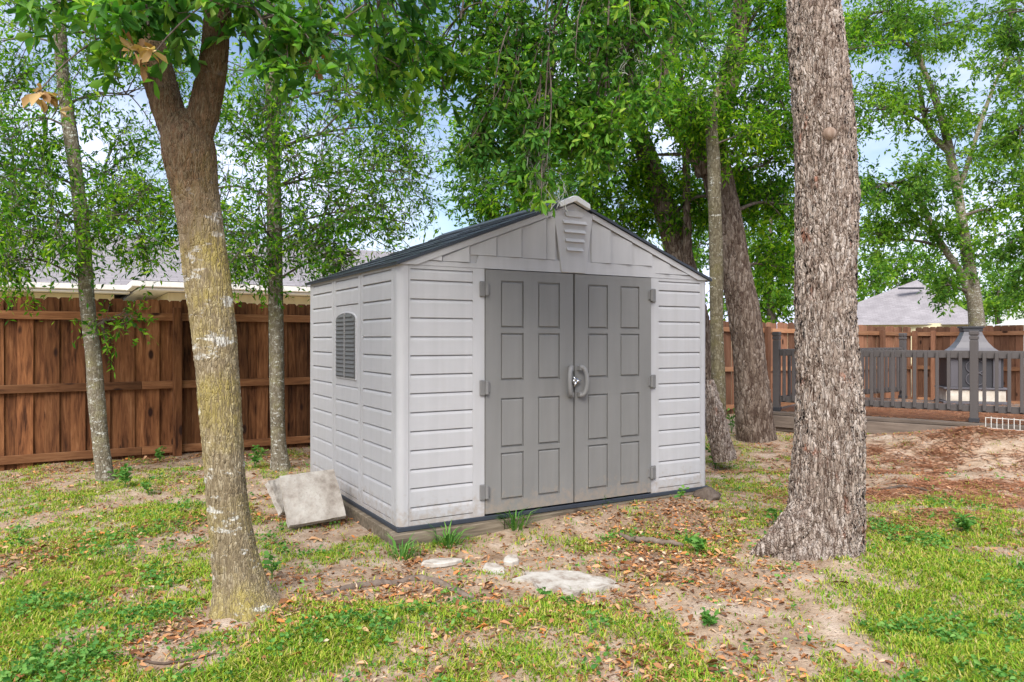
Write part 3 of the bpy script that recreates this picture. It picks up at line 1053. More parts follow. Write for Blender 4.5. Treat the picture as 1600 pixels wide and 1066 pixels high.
def railing(label, A, B, extra_posts, end_post, dist0=0.0):
    A, B = np.array(A, float), np.array(B, float)
    L = np.linalg.norm(B - A)
    rz = math.atan2(B[1] - A[1], B[0] - A[0])
    r_ = thing('deck_railing', label, 'railing', (A[0], A[1], DZ), rz, 'dark deck railings')

    def post(x):
        b = MB()
        b.box(-0.045, 0.045, -0.045, 0.045, 0.05, 1.02)
        p = b.build('post', 'rail_paint', r_, (x, 0, 0), bevel=0.004)
        MB().box(-0.056, 0.056, -0.056, 0.056, 0.001, 0.055).build('post_base', 'fire_black', p, bevel=0.004)
        MB().box(-0.040, 0.040, -0.040, 0.040, 1.021, 1.035).build('post_neck', 'rail_paint', p)
        MB().box(-0.050, 0.050, -0.050, 0.050, 1.036, 1.075).build('post_collar', 'rail_paint', p, bevel=0.004)
        MB().box(-0.041, 0.041, -0.041, 0.041, 1.076, 1.088).build('post_neck', 'rail_paint', p)
        MB().box(-0.052, 0.052, -0.052, 0.052, 1.089, 1.145).build('post_cap', 'rail_paint', p, bevel=0.008)

    xs = [0.0] + list(extra_posts) + ([L] if end_post else [])
    xs = [x + dist0 if i == 0 else x for i, x in enumerate(xs)] if dist0 == 0 else xs[1:]
    for x in xs:
        post(x)
    MB().box(0.046, L - 0.046, -0.022, 0.022, 0.80, 0.895).build('top_rail', 'rail_paint', r_, bevel=0.004)
    MB().box(0.046, L - 0.046, -0.020, 0.020, 0.13, 0.215).build('bottom_rail', 'rail_paint', r_, bevel=0.004)
    bal = MB().box(-0.019, 0.019, -0.058, -0.0225, 0.15, 0.875).mesh('baluster', 0.003)
    x = 0.12
    while x < L - 0.08:
        if all(abs(x - p) > 0.07 for p in extra_posts):
            obj('baluster', bal, 'rail_paint', r_, (x, 0, 0))
        x += 0.128
    return r_


PN2 = P_L + dd * (np.linalg.norm(P_N - P_L) + 2.3)
railing('dark grey slatted railing along the front edge of the deck', P_L, PN2, (np.linalg.norm(P_N - P_L),), False)
P_B = np.array([6.83, 12.95])
railing('dark grey slatted railing receding along the far side of the deck', P_L, P_B, (), True, 0.01)

fp = at(1517, 632, 12.0)
fire = thing('outdoor_fireplace', 'black outdoor fireplace with flared grey metal hood on the deck', 'fireplace', (fp[0], fp[1], DZ + 0.001), math.atan2(-fp[0], fp[1]) * 0.5)
MB().box(-0.47, 0.47, -0.28, 0.28, 0, 0.045).build('hearth_foot', 'hood_metal', fire, bevel=0.006)
MB().box(-0.42, 0.42, -0.25, 0.25, 0.046, 0.235).build('hearth', 'stone_slab', fire, bevel=0.008)
MB().box(-0.46, 0.46, -0.28, 0.28, 0.236, 0.268).build('hearth_tray', 'hood_metal', fire, bevel=0.005)
MB().box(-0.40, 0.40, -0.20, 0.24, 0.269, 0.74).build('firebox', 'fire_black', fire, bevel=0.004)
for s in (-1, 1):
    MB().box(s * 0.30 - 0.055, s * 0.30 + 0.055, -0.235, -0.201, 0.269, 0.74).build('column', 'hood_metal', fire, bevel=0.006)
    sc_ = MB()
    for (zc, dz) in ((0.40, 1), (0.60, 1)):
        pts = [(s * (0.03 + 0.10 * abs(math.sin(t))), -0.208, zc + 0.1 * math.cos(t)) for t in np.linspace(0, math.pi, 9)]
        sc_.tube(pts, 0.009, 6)
    sc_.build('scroll_bars', 'hood_metal', fire)
MB().box(-0.50, 0.50, -0.30, 0.30, 0.741, 0.825).build('mantel_slab', 'stone_slab', fire, bevel=0.008)
hood = MB()
lv = [(0.36, 0.24, 0.826), (0.27, 0.19, 0.90), (0.20, 0.15, 0.99), (0.15, 0.12, 1.09), (0.125, 0.105, 1.16)]
vv, ff = [], []
for (a, b_, z) in lv:
    vv += [(-a, -b_, z), (a, -b_, z), (a, b_, z), (-a, b_, z)]
for i in range(len(lv) - 1):
    for j in range(4):
        ff.append((4 * i + j, 4 * i + (j + 1) % 4, 4 * i + 4 + (j + 1) % 4, 4 * i + 4 + j))
ff += [(3, 2, 1, 0), (16, 17, 18, 19)]
hood.poly(vv, ff).build('hood', 'hood_metal', fire)
MB().box(-0.14, 0.14, -0.115, 0.115, 1.161, 1.215).build('hood_collar', 'fire_black', fire, bevel=0.004)
MB().box(-0.16, 0.16, -0.13, 0.13, 1.216, 1.245).build('hood_cap', 'fire_black', fire, bevel=0.004)

# white wire edging pushed into the dirt below the deck
we = thing('wire_edging', 'short white wire grid edging below the deck edge', 'edging', (0, 0, 0))
a_, b_ = at(1540, 690, 8.35), at(1640, 703, 7.9)
wd = (b_ - a_)[:2]
wl_ = np.linalg.norm(wd)
we.location = (a_[0], a_[1], max(ground_h(a_[0], a_[1]).item(), ground_h(b_[0], b_[1]).item()) + 0.01)
we.rotation_euler = (0, 0, math.atan2(wd[1], wd[0]))
for k in range(int(wl_ / 0.055)):
    MB().tube([(k * 0.055, 0, -0.15), (k * 0.055, 0, 0.17 + (0.012 if k % 2 else 0))], 0.0045, 6).build('upright_wire', 'wire_white', we)
for z in (0.05, 0.165):
    MB().tube([(0, 0.005, z), (wl_, 0.005, z)], 0.0045, 6).build('cross_wire', 'wire_white', we)


# ------------------------------------------------------------------ neighbouring houses
def roof_plane(mb_list, pts):
    pass


def uv_roof(name, polys, parent, mat='house_shingle'):
    """sloped roof faces with shingle coordinates along the eave and up the slope"""
    me = bpy.data.meshes.new(name)
    V_, F_ = [], []
    for p in polys:
        F_.append(tuple(range(len(V_), len(V_) + len(p))))
        V_ += [tuple(map(float, x)) for x in p]
    me.from_pydata(V_, [], F_)
    uv = me.uv_layers.new(name='UVMap')
    li = 0
    for p in polys:
        P = np.array(p, float)
        e = P[1] - P[0]
        e /= np.linalg.norm(e)
        nrm = np.cross(P[1] - P[0], P[2] - P[0])
        nrm /= np.linalg.norm(nrm)
        w = np.cross(nrm, e)
        for x in P:
            uv.data[li].uv = (float((x - P[0]) @ e), float((x - P[0]) @ w))
            li += 1
    return obj(name, me, mat, parent)


HU, HV = np.array([0.857, 0.515]), np.array([-0.515, 0.857])
house = thing('neighbour_house', 'cream house with grey shingle roof and white gutter beyond the left fence', 'house', (-11.0, 15.9, 0), math.atan2(HU[1], HU[0]))
EZ = 2.47
# main range (eave towards us) and a wing that steps forward
MB().box(-9, 2.2, 0.55, 8.5, -0.3, EZ - 0.06).build('wall', 'stucco', house)
MB().box(3.2, 13, -1.0, 8.4, -0.3, EZ - 0.062).build('wing_wall', 'stucco', house)
ps = math.tan(R(21))
rz_ = EZ + 0.14 + ps * 4.5
uv_roof('roof', [[(-10, 0, EZ + .14), (16, 0, EZ + .14), (16, 4.5, rz_), (-5.5, 4.5, rz_)], [(16, 9, EZ + .14), (-10, 9, EZ + .14), (-5.5, 4.5, rz_), (16, 4.5, rz_)],
                 [(-10, 9, EZ + .14), (-10, 0, EZ + .14), (-5.5, 4.5, rz_)]], house)
wr = EZ + 0.15 + ps * 4.5
uv_roof('wing_roof', [[(2.55, -1.6, EZ + .15), (11.5, -1.6, EZ + .15), (7.0, 2.9, wr)], [(2.55, 9, EZ + .15), (2.55, -1.6, EZ + .15), (7.0, 2.9, wr), (7.0, 9, wr)],
                      [(11.5, -1.6, EZ + .15), (11.5, 9, EZ + .15), (7.0, 9, wr), (7.0, 2.9, wr)]], house)
b = MB()
gprof = [(-0.01, EZ + 0.13), (-0.13, EZ + 0.13), (-0.11, EZ + 0.02), (-0.01, EZ + 0.0)]
MB().extrude_x(gprof, -10.1, 2.42).build('gutter', 'gutter_white', house)
MB().extrude_x([(y - 1.6, z) for y, z in gprof], 2.42, 11.6).build('gutter', 'gutter_white', house)
MB().box(2.42, 2.54, -1.6, 0.0, EZ, EZ + 0.13).build('gutter', 'gutter_white', house)
MB().box(-10, 2.5, 0.001, 0.56, EZ - 0.05, EZ - 0.01).build('soffit', 'gutter_white', house)
MB().box(2.56, 11.5, -1.59, -0.98, EZ - 0.05, EZ - 0.01).build('soffit', 'gutter_white', house)
MB().box(2.56, 3.21, -0.97, 8.5, EZ - 0.05, EZ - 0.01).build('soffit', 'gutter_white', house)
MB().tube([(3.7, -1.65, EZ + 0.02), (3.7, -1.45, EZ - 0.15), (3.7, -1.07, EZ - 0.35), (3.7, -1.05, 0.0)], 0.045, 8).build('downspout', 'gutter_white', house)

house2 = thing('neighbour_house', 'far house with grey brown hip roof beyond the deck fence', 'house', (26.0, 50, 0))
ap = (1.3, 0, 5.35)
k0, k1, k2, k3 = (-7.6, -2.3, 2.25), (2.4, -5.8, 2.25), (5.9, 1.3, 2.25), (-3.3, 5.6, 2.25)
uv_roof('roof', [[k0, k1, ap], [k1, k2, ap], [k2, k3, ap], [k3, k0, ap]], house2)
MB().extrude_z([(x * 0.93, y * 0.93) for x, y, z in (k0, k1, k2, k3)], -0.3, 2.2).build('wall', 'stucco', house2)
MB().box(-0.75, 0.75, -1.9, -1.5, 4.62, 4.72).build('roof_vent', 'fire_black', house2)
house2.children[-1].rotation_euler = (0, 0, R(-20))
house2.children[-1].location = (-0.3, 0.75, 0.12)
cb = thing('outbuilding', 'white low roofed outbuilding at the right edge beyond the fence', 'outbuilding', (27.9, 38, 0), R(12))
MB().box(-1.1, 5.0, -1.5, 2.0, -0.3, 2.10).build('wall', 'gutter_white', cb)
MB().poly([(-1.5, -1.9, 2.1), (5.3, -1.9, 2.1), (5.3, 2.3, 2.1), (-1.5, 2.3, 2.1), (0.2, 0.2, 2.82), (5.0, 0.2, 2.82)], [(0, 1, 5, 4), (2, 3, 4, 5), (3, 0, 4), (1, 2, 5), (3, 2, 1, 0)]).build('roof', 'shed_cap', cb)


# ------------------------------------------------------------------ trees
def trunk_mesh(path, nrad, step, flare=0.0, flare_h=0.5, lobes=6, wob=0.05, bumps=()):
    """path rows: x, y, z, r"""
    P = np.array(path, float)
    L = np.linalg.norm(np.diff(P[:, :3], axis=0), axis=1).sum()
    S = spline(P, max(8, int(L / step)))
    n = nrad
    th = np.linspace(0, 2 * np.pi, n, endpoint=False)[None, :]
    hgt = (S[:, 2] - S[0, 2])[:, None]
    ph = rng.random(6) * 6.28
    shape = 1 + wob * (0.5 * np.sin(2 * th + ph[0] + hgt * 1.7) + 0.4 * np.sin(3 * th + ph[1] - hgt * 2.3) + 0.25 * np.sin(5 * th + ph[2] + hgt * 4))
    shape = shape + wob * 0.5 * np.sin(hgt * 5 + ph[3]) * np.ones_like(th)
    if flare:
        k = np.exp(-hgt / flare_h)
        shape = shape + flare * k * (0.55 + 0.45 * np.cos(lobes * th + ph[4]) + 0.25 * np.cos((lobes - 2) * th + ph[5]))
    V_, Q_ = tube_arrays(S[:, :3], S[:, 3], n, shape)
    for (c, r, d, amt) in bumps:
        c, d = np.array(c, float), np.array(d, float)
        w = np.exp(-((V_ - c) ** 2).sum(1) / (r * r))
        V_ = V_ + w[:, None] * d[None] * amt
    return V_, Q_


def rnd_dir(n):
    v_ = rng.normal(size=(n, 3))
    return v_ / np.linalg.norm(v_, axis=1)[:, None]


def norm(v_):
    return v_ / (np.linalg.norm(v_, axis=1)[:, None] + 1e-9)


def bez(a, b, c, t):
    t = np.asarray(t)[:, None]
    return (1 - t) ** 2 * a + 2 * t * (1 - t) * b + t ** 2 * c


def leaves_mesh(name, pos, ldir, L, near=False, wide=0.36, up=0.7):
    n = len(pos)
    nr = norm(rnd_dir(n) + np.array([0, -0.15, up]))
    side = norm(np.cross(nr, ldir))
    nn = np.cross(ldir, side)
    L = L[:, None]
    W = L * wide * rng.uniform(0.75, 1.25, (n, 1))
    tip = pos + ldir * L - np.array([0, 0, 1.0]) * L * rng.uniform(0, 0.25, (n, 1))
    if near:
        fold = nn * W * rng.uniform(0.1, 0.6, (n, 1))
        a = pos + ldir * L * 0.33
        b_ = pos + ldir * L * 0.72 + (tip - pos - ldir * L) * 0.5
        V_ = np.stack([pos, a + side * W * 0.36 + fold * .5, b_ + side * W * 0.50 + fold, tip, b_ - side * W * 0.50 + fold, a - side * W * 0.36 + fold * .5], 1)
        base = (np.arange(n) * 6)[:, None]
        Q = np.concatenate([base + np.array([[0, 1, 2, 3]]), base + np.array([[0, 3, 4, 5]])], 1).reshape(-1, 4)
    else:
        mid = pos + ldir * L * 0.55
        V_ = np.stack([pos, mid + side * W * 0.5, tip, mid - side * W * 0.5], 1)
        Q = (np.arange(n) * 4)[:, None] + np.array([[0, 1, 2, 3]])
    return np_mesh(name, V_.reshape(-1, 3), Q)


class Crown:
    """limbs, side branches and leafy twigs of one tree"""

    def __init__(s):
        s.bv, s.bq, s.nb = [], [], 0
        s.pos, s.dir, s.len = [], [], []

    def tube(s, P, r, n=6):
        V_, Q_ = tube_arrays(P, r, n)
        s.bv.append(V_)
        s.bq.append(Q_ + s.nb)
        s.nb += len(V_)

    def blob(s, attach, c, rad, subs=9, twigs=22, nl=15, leaf=0.06, r0=0.02, tw=0.38, droop=0.25, up=0.15, flat=1.0):
        attach, c = np.array(attach, float), np.array(c, float)
        rad = np.array(rad if np.ndim(rad) else (rad, rad, rad * 0.85), float)
        midp = (attach + c) / 2 + np.array([0, 0, up * np.linalg.norm(c - attach)]) + rng.normal(size=3) * 0.06 * np.linalg.norm(c - attach)
        t = np.linspace(0, 1, 12)
        lp = bez(attach, midp, c, t)
        s.tube(lp, np.linspace(r0, max(0.006, r0 * 0.35), 12))
        for k in range(subs):
            st = bez(attach, midp, c, [rng.uniform(0.55, 1.0)])[0]
            d = rnd_dir(1)[0]
            en = c + d * rad * 1.2 * rng.uniform(0.35, 1.0) ** 0.5
            md = (st + en) / 2 + rng.normal(size=3) * 0.12 * np.linalg.norm(en - st) + np.array([0, 0, 0.08])
            tt = np.linspace(0, 1, 7)
            sp_ = bez(st, md, en, tt)
            s.tube(sp_, np.linspace(max(0.006, r0 * 0.4), 0.0025, 7), 4)
            u = rng.uniform(0.3, 1.05, twigs)
            tb = bez(st, md, en, u)
            tg = norm(bez(st, md, en, np.minimum(u + 0.02, 1.05)) - tb + 1e-6)
            td = norm(0.5 * tg + rnd_dir(twigs) * 1.0 + np.array([0, 0, -droop]))
            tl = rng.uniform(0.5, 1.2, twigs) * tw
            s.twig(tb, td, tl, nl, leaf)

    def twig(s, tb, td, tl, nl, leaf, thick=0.0022):
        n = len(tb)
        a = norm(np.cross(td, np.array([0.3, 0.5, 0.81])))
        b_ = np.cross(td, a)
        ring = [tb + a * thick, tb - a * thick * .5 + b_ * thick * .87, tb - a * thick * .5 - b_ * thick * .87]
        V_ = np.stack(ring + [tb + td * tl[:, None]], 1).reshape(-1, 3)
        base = (np.arange(n) * 4)[:, None]
        Q = np.concatenate([base + np.array([[0, 1, 3, 3]]), base + np.array([[1, 2, 3, 3]]), base + np.array([[2, 0, 3, 3]])], 1).reshape(-1, 4)
        s.tv = getattr(s, 'tv', [])
        s.tv.append((V_, base))
        k = rng.uniform(0.12, 1.03, (n, nl))
        p = tb[:, None, :] + td[:, None, :] * (tl[:, None] * k)[..., None]
        tdn = np.repeat(td[:, None, :], nl, 1)
        ld = tdn * 0.55 + rnd_dir(n * nl).reshape(n, nl, 3) * 0.85
        ld = ld / np.linalg.norm(ld, axis=2)[..., None]
        s.pos.append(p.reshape(-1, 3))
        s.dir.append(ld.reshape(-1, 3))
        s.len.append(leaf * rng.uniform(0.45, 1.4, n * nl))

    def build(s, parent, origin, leaf_mat, near=False, wide=0.36, name='crown'):
        o3 = np.array(origin, float)
        if s.bv:
            V_ = np.concatenate(s.bv)
            obj('branches', np_mesh('branches', V_ - o3, np.concatenate(s.bq), True), 'branch_bark', parent)['kind'] = 'stuff'
        tv = getattr(s, 'tv', [])
        if tv:
            T_, Q_, off = [], [], 0
            for V_, base in tv:
                b0 = base + off
                Q_.append(np.concatenate([b0 + np.array([[0, 1, 3]]), b0 + np.array([[1, 2, 3]]), b0 + np.array([[2, 0, 3]])], 1).reshape(-1, 3))
                T_.append(V_)
                off += len(V_)
            obj('twigs', np_mesh('twigs', np.concatenate(T_) - o3, np.concatenate(Q_)), 'branch_bark', parent)['kind'] = 'stuff'
        pos, d, L = np.concatenate(s.pos) - o3, np.concatenate(s.dir), np.concatenate(s.len)
        obj(name, leaves_mesh(name, pos, d, L, near, wide), leaf_mat, parent)['kind'] = 'stuff'
        return len(pos)


def path_px(rows, Y, z0=None):
    """photo rows (px, py, radius in px[, distance offset]) to trunk rows"""
    out = []
    for r_ in rows:
        y = Y + (r_[3] if len(r_) > 3 else 0.0)
        p = at(r_[0], r_[1], y)
        out.append((*p, r_[2] / F * y))
    return out


def make_tree(name, label, base, parts, bark_m, group=None):
    t = thing(name, label, 'tree', base, group=group)
    return t


def add_trunk(t, path, bark_m, nrad=40, step=0.03, nm='trunk', **kw):
    o3 = np.array(t.location)
    V_, Q_ = trunk_mesh(path, nrad, step, **kw)
    return obj(nm, np_mesh(nm, V_ - o3, Q_, True), bark_m, t)


NLEAF = {}
# --- forked oak close on the left
YF = TREE_FORK[1]
zb = ground_h(*TREE_FORK).item()
t = thing('forked_oak_tree', 'forked oak with mossy pale patched trunk standing in front of the fence and pavers', 'tree', (TREE_FORK[0], YF, zb))
rows = [(388, 985, 54), (384, 957, 47), (376, 915, 38), (366, 860, 33), (356, 790, 30.5), (350, 720, 30), (344, 640, 31), (338, 560, 31), (331, 490, 32), (323, 430, 33), (314, 360, 32.5), (305, 300, 34), (296, 245, 39), (291, 210, 36), (289, 185, 24), (289, 172, 12)]
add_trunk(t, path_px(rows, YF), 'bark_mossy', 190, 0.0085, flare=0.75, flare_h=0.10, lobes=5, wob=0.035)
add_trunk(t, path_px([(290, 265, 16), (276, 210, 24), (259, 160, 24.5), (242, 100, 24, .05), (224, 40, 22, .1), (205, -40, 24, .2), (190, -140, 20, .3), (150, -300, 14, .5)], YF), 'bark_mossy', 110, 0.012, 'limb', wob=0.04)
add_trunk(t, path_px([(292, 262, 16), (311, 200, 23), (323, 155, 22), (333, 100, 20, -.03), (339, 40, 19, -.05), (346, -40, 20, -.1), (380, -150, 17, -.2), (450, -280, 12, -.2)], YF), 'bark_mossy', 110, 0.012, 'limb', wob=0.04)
cr = Crown()
for (px, py, y, r_, ax, ay, ayY) in [(150, 25, 3.45, .22, 205, -60, 3.85), (232, 40, 3.3, .15, 205, -60, 3.85), (300, 15, 3.4, .18, 346, -60, 3.55), (420, 50, 3.5, .26, 346, -60, 3.55), (480, 95, 3.6, .16, 346, -60, 3.55),
                                     (520, 10, 3.7, .26, 380, -150, 3.5), (70, -20, 3.5, .3, 190, -140, 3.9), (380, -30, 3.6, .3, 346, -60, 3.55), (600, 30, 4.0, .28, 450, -280, 3.5), (650, 110, 4.3, .24, 450, -280, 3.5), (590, 130, 4.2, .2, 450, -280, 3.5)]:
    cr.blob(at(ax, ay, ayY), at(px, py, y), r_, subs=5, twigs=6, nl=11, leaf=0.072, r0=0.012, tw=0.18, up=0.2)
for (px, py, y, r_, n_) in [(120, -260, 4.0, .7, 5), (330, -330, 3.9, .8, 5), (520, -300, 3.6, .7, 5)]:
    cr.blob(at(px * .6 + 110, -150, 3.8), at(px, py, y), r_, subs=n_, twigs=12, nl=11, leaf=0.10, r0=0.02, tw=0.3)
NLEAF['fork'] = cr.build(t, t.location, 'leaf_near', True, 0.40)
# withered sprays
cd = Crown()
for (px, py, y, n_) in [(240, 88, 3.2, 5), (60, 148, 3.3, 4), (478, 100, 3.55, 2), (340, 8, 3.35, 1)]:
    c = at(px, py, y)
    cd.twig(np.repeat(c[None] + np.array([[0, 0.02, .03]]), n_, 0), norm(rnd_dir(n_) * np.array([1, .6, .5]) + np.array([0, 0, -.2])), rng.uniform(.06, .12, n_), 7, 0.062)
    cd.tube(bez(c + np.array([0.25, .15, .35]), c + np.array([.1, .05, .2]), c + np.array([0, 0.02, .03]), np.linspace(0, 1, 6)), np.linspace(.005, .003, 6), 5)
cd.build(t, t.location, 'leaf_dry', True, 0.42, 'withered_leaves')

# --- big plated oak on the right
YB = TREE_BIG[1]
zb = ground_h(*TREE_BIG).item()
t = thing('plated_oak_tree', 'thick straight oak trunk with rough plated grey bark in front of the deck', 'tree', (TREE_BIG[0], YB, zb))
rows = [(1276, 905, 76), (1277, 880, 71), (1282, 850, 63), (1289, 810, 56), (1292, 750, 52), (1295, 690, 50), (1296, 640, 49), (1294, 580, 46), (1290, 500, 43), (1290, 420, 43), (1292, 340, 45), (1290, 270, 45), (1287, 200, 44), (1280, 120, 42), (1273, 40, 40), (1270, -20, 39), (1266, -120, 40), (1262, -260, 37), (1255, -420, 30), (1240, -560, 18)]
o3 = at(1332, 300, YB - .05)
bumps = [((*at(1343, 300, YB - .02),), .10, (1, 0, 0), .022), ((*at(1262, 605, YB - .19),), .07, (0, -1, 0), .03), ((*at(1190, 862, YB - 0.05),), .13, (-1, -.3, -.05), .16), ((*at(1240, 850, YB - .2),), .12, (-.5, -.6, 0), .05)]
add_trunk(t, path_px(rows, YB), 'bark_plated', 230, 0.0068, flare=0.22, flare_h=0.16, lobes=5, wob=0.03, bumps=bumps)
add_trunk(t, path_px([(1268, 790, 26, -.06), (1240, 828, 27, -.10), (1212, 850, 19, -.10), (1190, 862, 12, -.08), (1174, 872, 5, -.06)], YB), 'bark_plated', 90, 0.01, 'root', wob=0.06)
kn = at(1300, 208, YB - 0.19)
b = MB()
b.tube([kn + np.array([0, .06, 0]), kn + np.array([0, 0.012, 0]), kn + np.array([0.002, -.004, -.003]), kn + np.array([0.002, -.007, -.003])], [.060, .038, .024, .004], 14)
st_ = b.build('branch_stub', 'dead_log', t, smooth=True)
st_.location = -Vector(t.location)
cr = Crown()
la = np.array(at(1260, -300, YB))
# long limb that reaches over the shed and hangs down in leafy sprays
lim = bez(la, at(1050, -420, 4.6), at(760, -180, 4.5), np.linspace(0, 1, 24))
cr.tube(lim, np.linspace(.075, .02, 24), 10)
for (px, py, y, r_, k) in [(720, 30, 4.4, .26, 22), (790, 60, 4.5, .30, 20), (870, 30, 4.4, .32, 17), (950, 40, 4.3, .30, 14), (1010, 90, 4.4, .22, 12), (760, 140, 4.5, .24, 21), (840, 130, 4.5, .30, 18), (920, 130, 4.4, .28, 15), (985, 170, 4.35, .16, 13),
                           (780, 205, 4.4, .22, 20), (860, 215, 4.45, .24, 18), (920, 215, 4.5, .16, 16), (835, 275, 4.35, .11, 18), (690, 120, 4.7, .2, 22), (1050, 20, 4.6, .25, 11), (940, 250, 4.45, .10, 15), (755, 245, 4.5, .09, 20)]:
    cr.blob(lim[min(k, 23)], at(px, py, y), r_, subs=7, twigs=13, nl=11, leaf=0.050, r0=0.010, tw=0.19, up=-0.05 if py > 100 else 0.1, droop=0.45)
hp = at(846, 305, 4.2)
cr.twig(np.repeat(hp[None], 4, 0), norm(rnd_dir(4) + np.array([0, 0, -.5])), np.full(4, .07), 5, .075)
cr.tube(bez(lim[18], at(845, 200, 4.3), hp, np.linspace(0, 1, 12)), np.linspace(.008, .0025, 12), 5)
for (px, py, y, r_) in [(1300, -560, 4.9, .9), (1500, -480, 4.8, .8), (1150, -620, 5.2, .8)]:
    cr.blob(la, at(px, py, y), r_, subs=5, twigs=10, nl=10, leaf=0.10, r0=0.05, tw=0.35)
NLEAF['big'] = cr.build(t, t.location, 'leaf_near', True, 0.36)


def thin_tree(name, label, rows, Y, bark_m, blobs, leaf_m='leaf_mid', leaf=0.055, subs=12, twigs=22, nl=11, tw=0.36, r0=0.014, nrad=40, step=0.02, near=False, wide=0.34, flare=0.35, attach=None, extra=(), base=None, dens=1.0, spread=1.0):
    p = path_px(rows, Y)
    t_ = thing(name, label, 'tree', (p[0][0], p[0][1], p[0][2] + 0.08))
    add_trunk(t_, p, bark_m, nrad, step, flare=flare, flare_h=0.09, wob=0.05)
    for e in extra:
        add_trunk(t_, path_px(e, Y), bark_m, max(16, nrad // 2), step * 1.4, 'limb', wob=0.05)
    P = spline(np.array(p), 60)
    cands = [P] + [spline(np.array(path_px(e, Y)), 30) for e in extra]
    cands = np.concatenate(cands)
    c_ = Crown()
    for bl in blobs:
        c = at(bl[0], bl[1], bl[2])
        # limbs leave the trunk below and near the spray they carry
        d = np.linalg.norm(cands[:, :3] - c, axis=1) + 0.8 * np.maximum(0, cands[:, 2] - c[2] + 0.15)
        a_ = cands[np.argmin(d), :3]
        k = bl[4] if len(bl) > 4 else 1.0
        c_.blob(a_, c, bl[3] * spread, subs=max(2, int(subs * k * dens)), twigs=twigs, nl=nl, leaf=leaf, r0=r0, tw=tw)
    NLEAF[label[:20]] = c_.build(t_, t_.location, leaf_m, near, wide)
    return t_


# --- two slim trees before the left fence
thin_tree('slim_oak_tree', 'slim leaning tree with grey mottled bark at far left before the fence',
          [(166, 775, 15), (164, 745, 13), (157, 690, 11.5), (150, 620, 11.5), (146, 560, 11), (138, 490, 10.5), (133, 420, 10.5), (128, 350, 11), (120, 280, 10), (110, 210, 10), (100, 140, 9), (94, 60, 9), (90, -40, 8), (84, -160, 7), (80, -320, 4)], 7.0, 'bark_pale',
          [(40, 60, 7.2, .5), (60, 180, 6.9, .5), (20, 270, 7.0, .45), (90, 330, 6.6, .40), (30, 370, 6.7, .36), (215, 345, 6.9, .30), (210, 150, 7.4, .5), (190, 280, 7.5, .45), (170, 30, 7.2, .5), (45, 400, 6.6, .20, .5),
           (-20, 150, 7.4, .5), (-20, 330, 7.2, .4), (180, 500, 6.95, .10, .2), (250, 300, 7.7, .4), (240, 70, 7.8, .45)], leaf=0.056, nl=9, twigs=19, spread=1.4, tw=.42)
thin_tree('slim_oak_tree', 'slim upright tree with mottled bark between the forked oak and the shed',
          [(441, 752, 20), (438, 730, 15), (435, 690, 11.5), (433, 620, 11.5), (432, 540, 11), (431, 460, 11), (429, 380, 11), (428, 300, 10.5), (427, 220, 10), (425, 140, 9.5), (422, 60, 9), (420, -40, 8), (415, -200, 6), (412, -330, 3)], 7.6, 'bark_pale',
          [(380, 110, 7.6, .5), (470, 140, 7.5, .5), (540, 210, 7.6, .5), (400, 230, 7.5, .45), (480, 270, 7.4, .5), (560, 330, 7.5, .45), (620, 270, 7.7, .45), (640, 350, 7.6, .35, .7), (400, 350, 7.3, .45), (490, 370, 7.4, .34), (390, 395, 7.3, .22, .7),
           (600, 140, 7.7, .45), (650, 210, 7.8, .35, .7), (450, 30, 7.8, .5), (560, 60, 7.8, .5), (560, 400, 7.4, .22, .5), (320, 300, 7.9, .45), (325, 360, 7.6, .24, .6), (640, 60, 7.9, .45)], leaf=0.056, nl=9, twigs=19, spread=1.4, tw=.42)

# --- big dark oak behind the shed on the right with a leaning companion
YD = TREE_DARK[1]
thin_tree('dark_oak_tree', 'big dark barked oak forking behind the right end of the shed', [(1184, 725, 33), (1183, 700, 31), (1178, 650, 28.5), (1172, 580, 26), (1164, 500, 24), (1152, 430, 22), (1138, 350, 21), (1124, 290, 22), (1112, 240, 24), (1104, 215, 23), (1098, 190, 14)], YD, 'bark_dark',
          [(1000, 60, 9.0, .7), (1080, 40, 9.2, .7), (1170, 50, 9.0, .75), (1220, 150, 8.8, .65), (1150, 160, 8.7, .5, .8), (1200, 260, 9.2, .6), (1230, 330, 9.5, .55), (1040, 130, 8.6, .45, .7), (1160, 330, 9.8, .5), (1200, 410, 9.9, .35, .7), (950, 180, 9.6, .6),
           (1000, 240, 9.9, .5, .7), (1060, 330, 10.2, .4, .7), (1100, 190, 8.5, .35, .7), (1310, 90, 9.3, .6), (1330, 220, 9.4, .45), (1250, 40, 9.2, .6), (930, 90, 9.6, .6)],
          leaf=0.068, subs=10, twigs=22, nl=13, tw=0.42, r0=0.028, nrad=90, step=0.02, flare=0.45, wide=0.38,
          extra=[[(1108, 270, 20), (1085, 225, 19), (1055, 185, 17), (1038, 150, 15), (1045, 90, 13), (1060, 20, 11), (1060, -80, 8), (1040, -220, 4)],
                 [(1108, 240, 19), (1125, 170, 18), (1145, 105, 16), (1155, 40, 14), (1165, -60, 10), (1185, -220, 5)],
                 [(1040, 165, 13), (1000, 150, 12), (980, 110, 10), (965, 40, 8), (955, -60, 5)]])
thin_tree('slim_dark_tree', 'dark leaning trunk rising behind the right slope of the shed roof', [(1110, 690, 22), (1098, 560, 19), (1082, 470, 19), (1062, 400, 19), (1040, 330, 18), (1018, 265, 16), (1000, 215, 15), (978, 150, 13), (960, 70, 11), (945, -40, 8), (935, -200, 4)], 10.2, 'bark_dark',
          [(890, 180, 10.3, .6), (840, 60, 10.4, .7), (960, 20, 10.3, .6), (1020, 290, 10.6, .4, .6)], leaf=0.07, subs=9, twigs=20, nl=13, tw=.42, r0=.025, nrad=50, wide=.38)
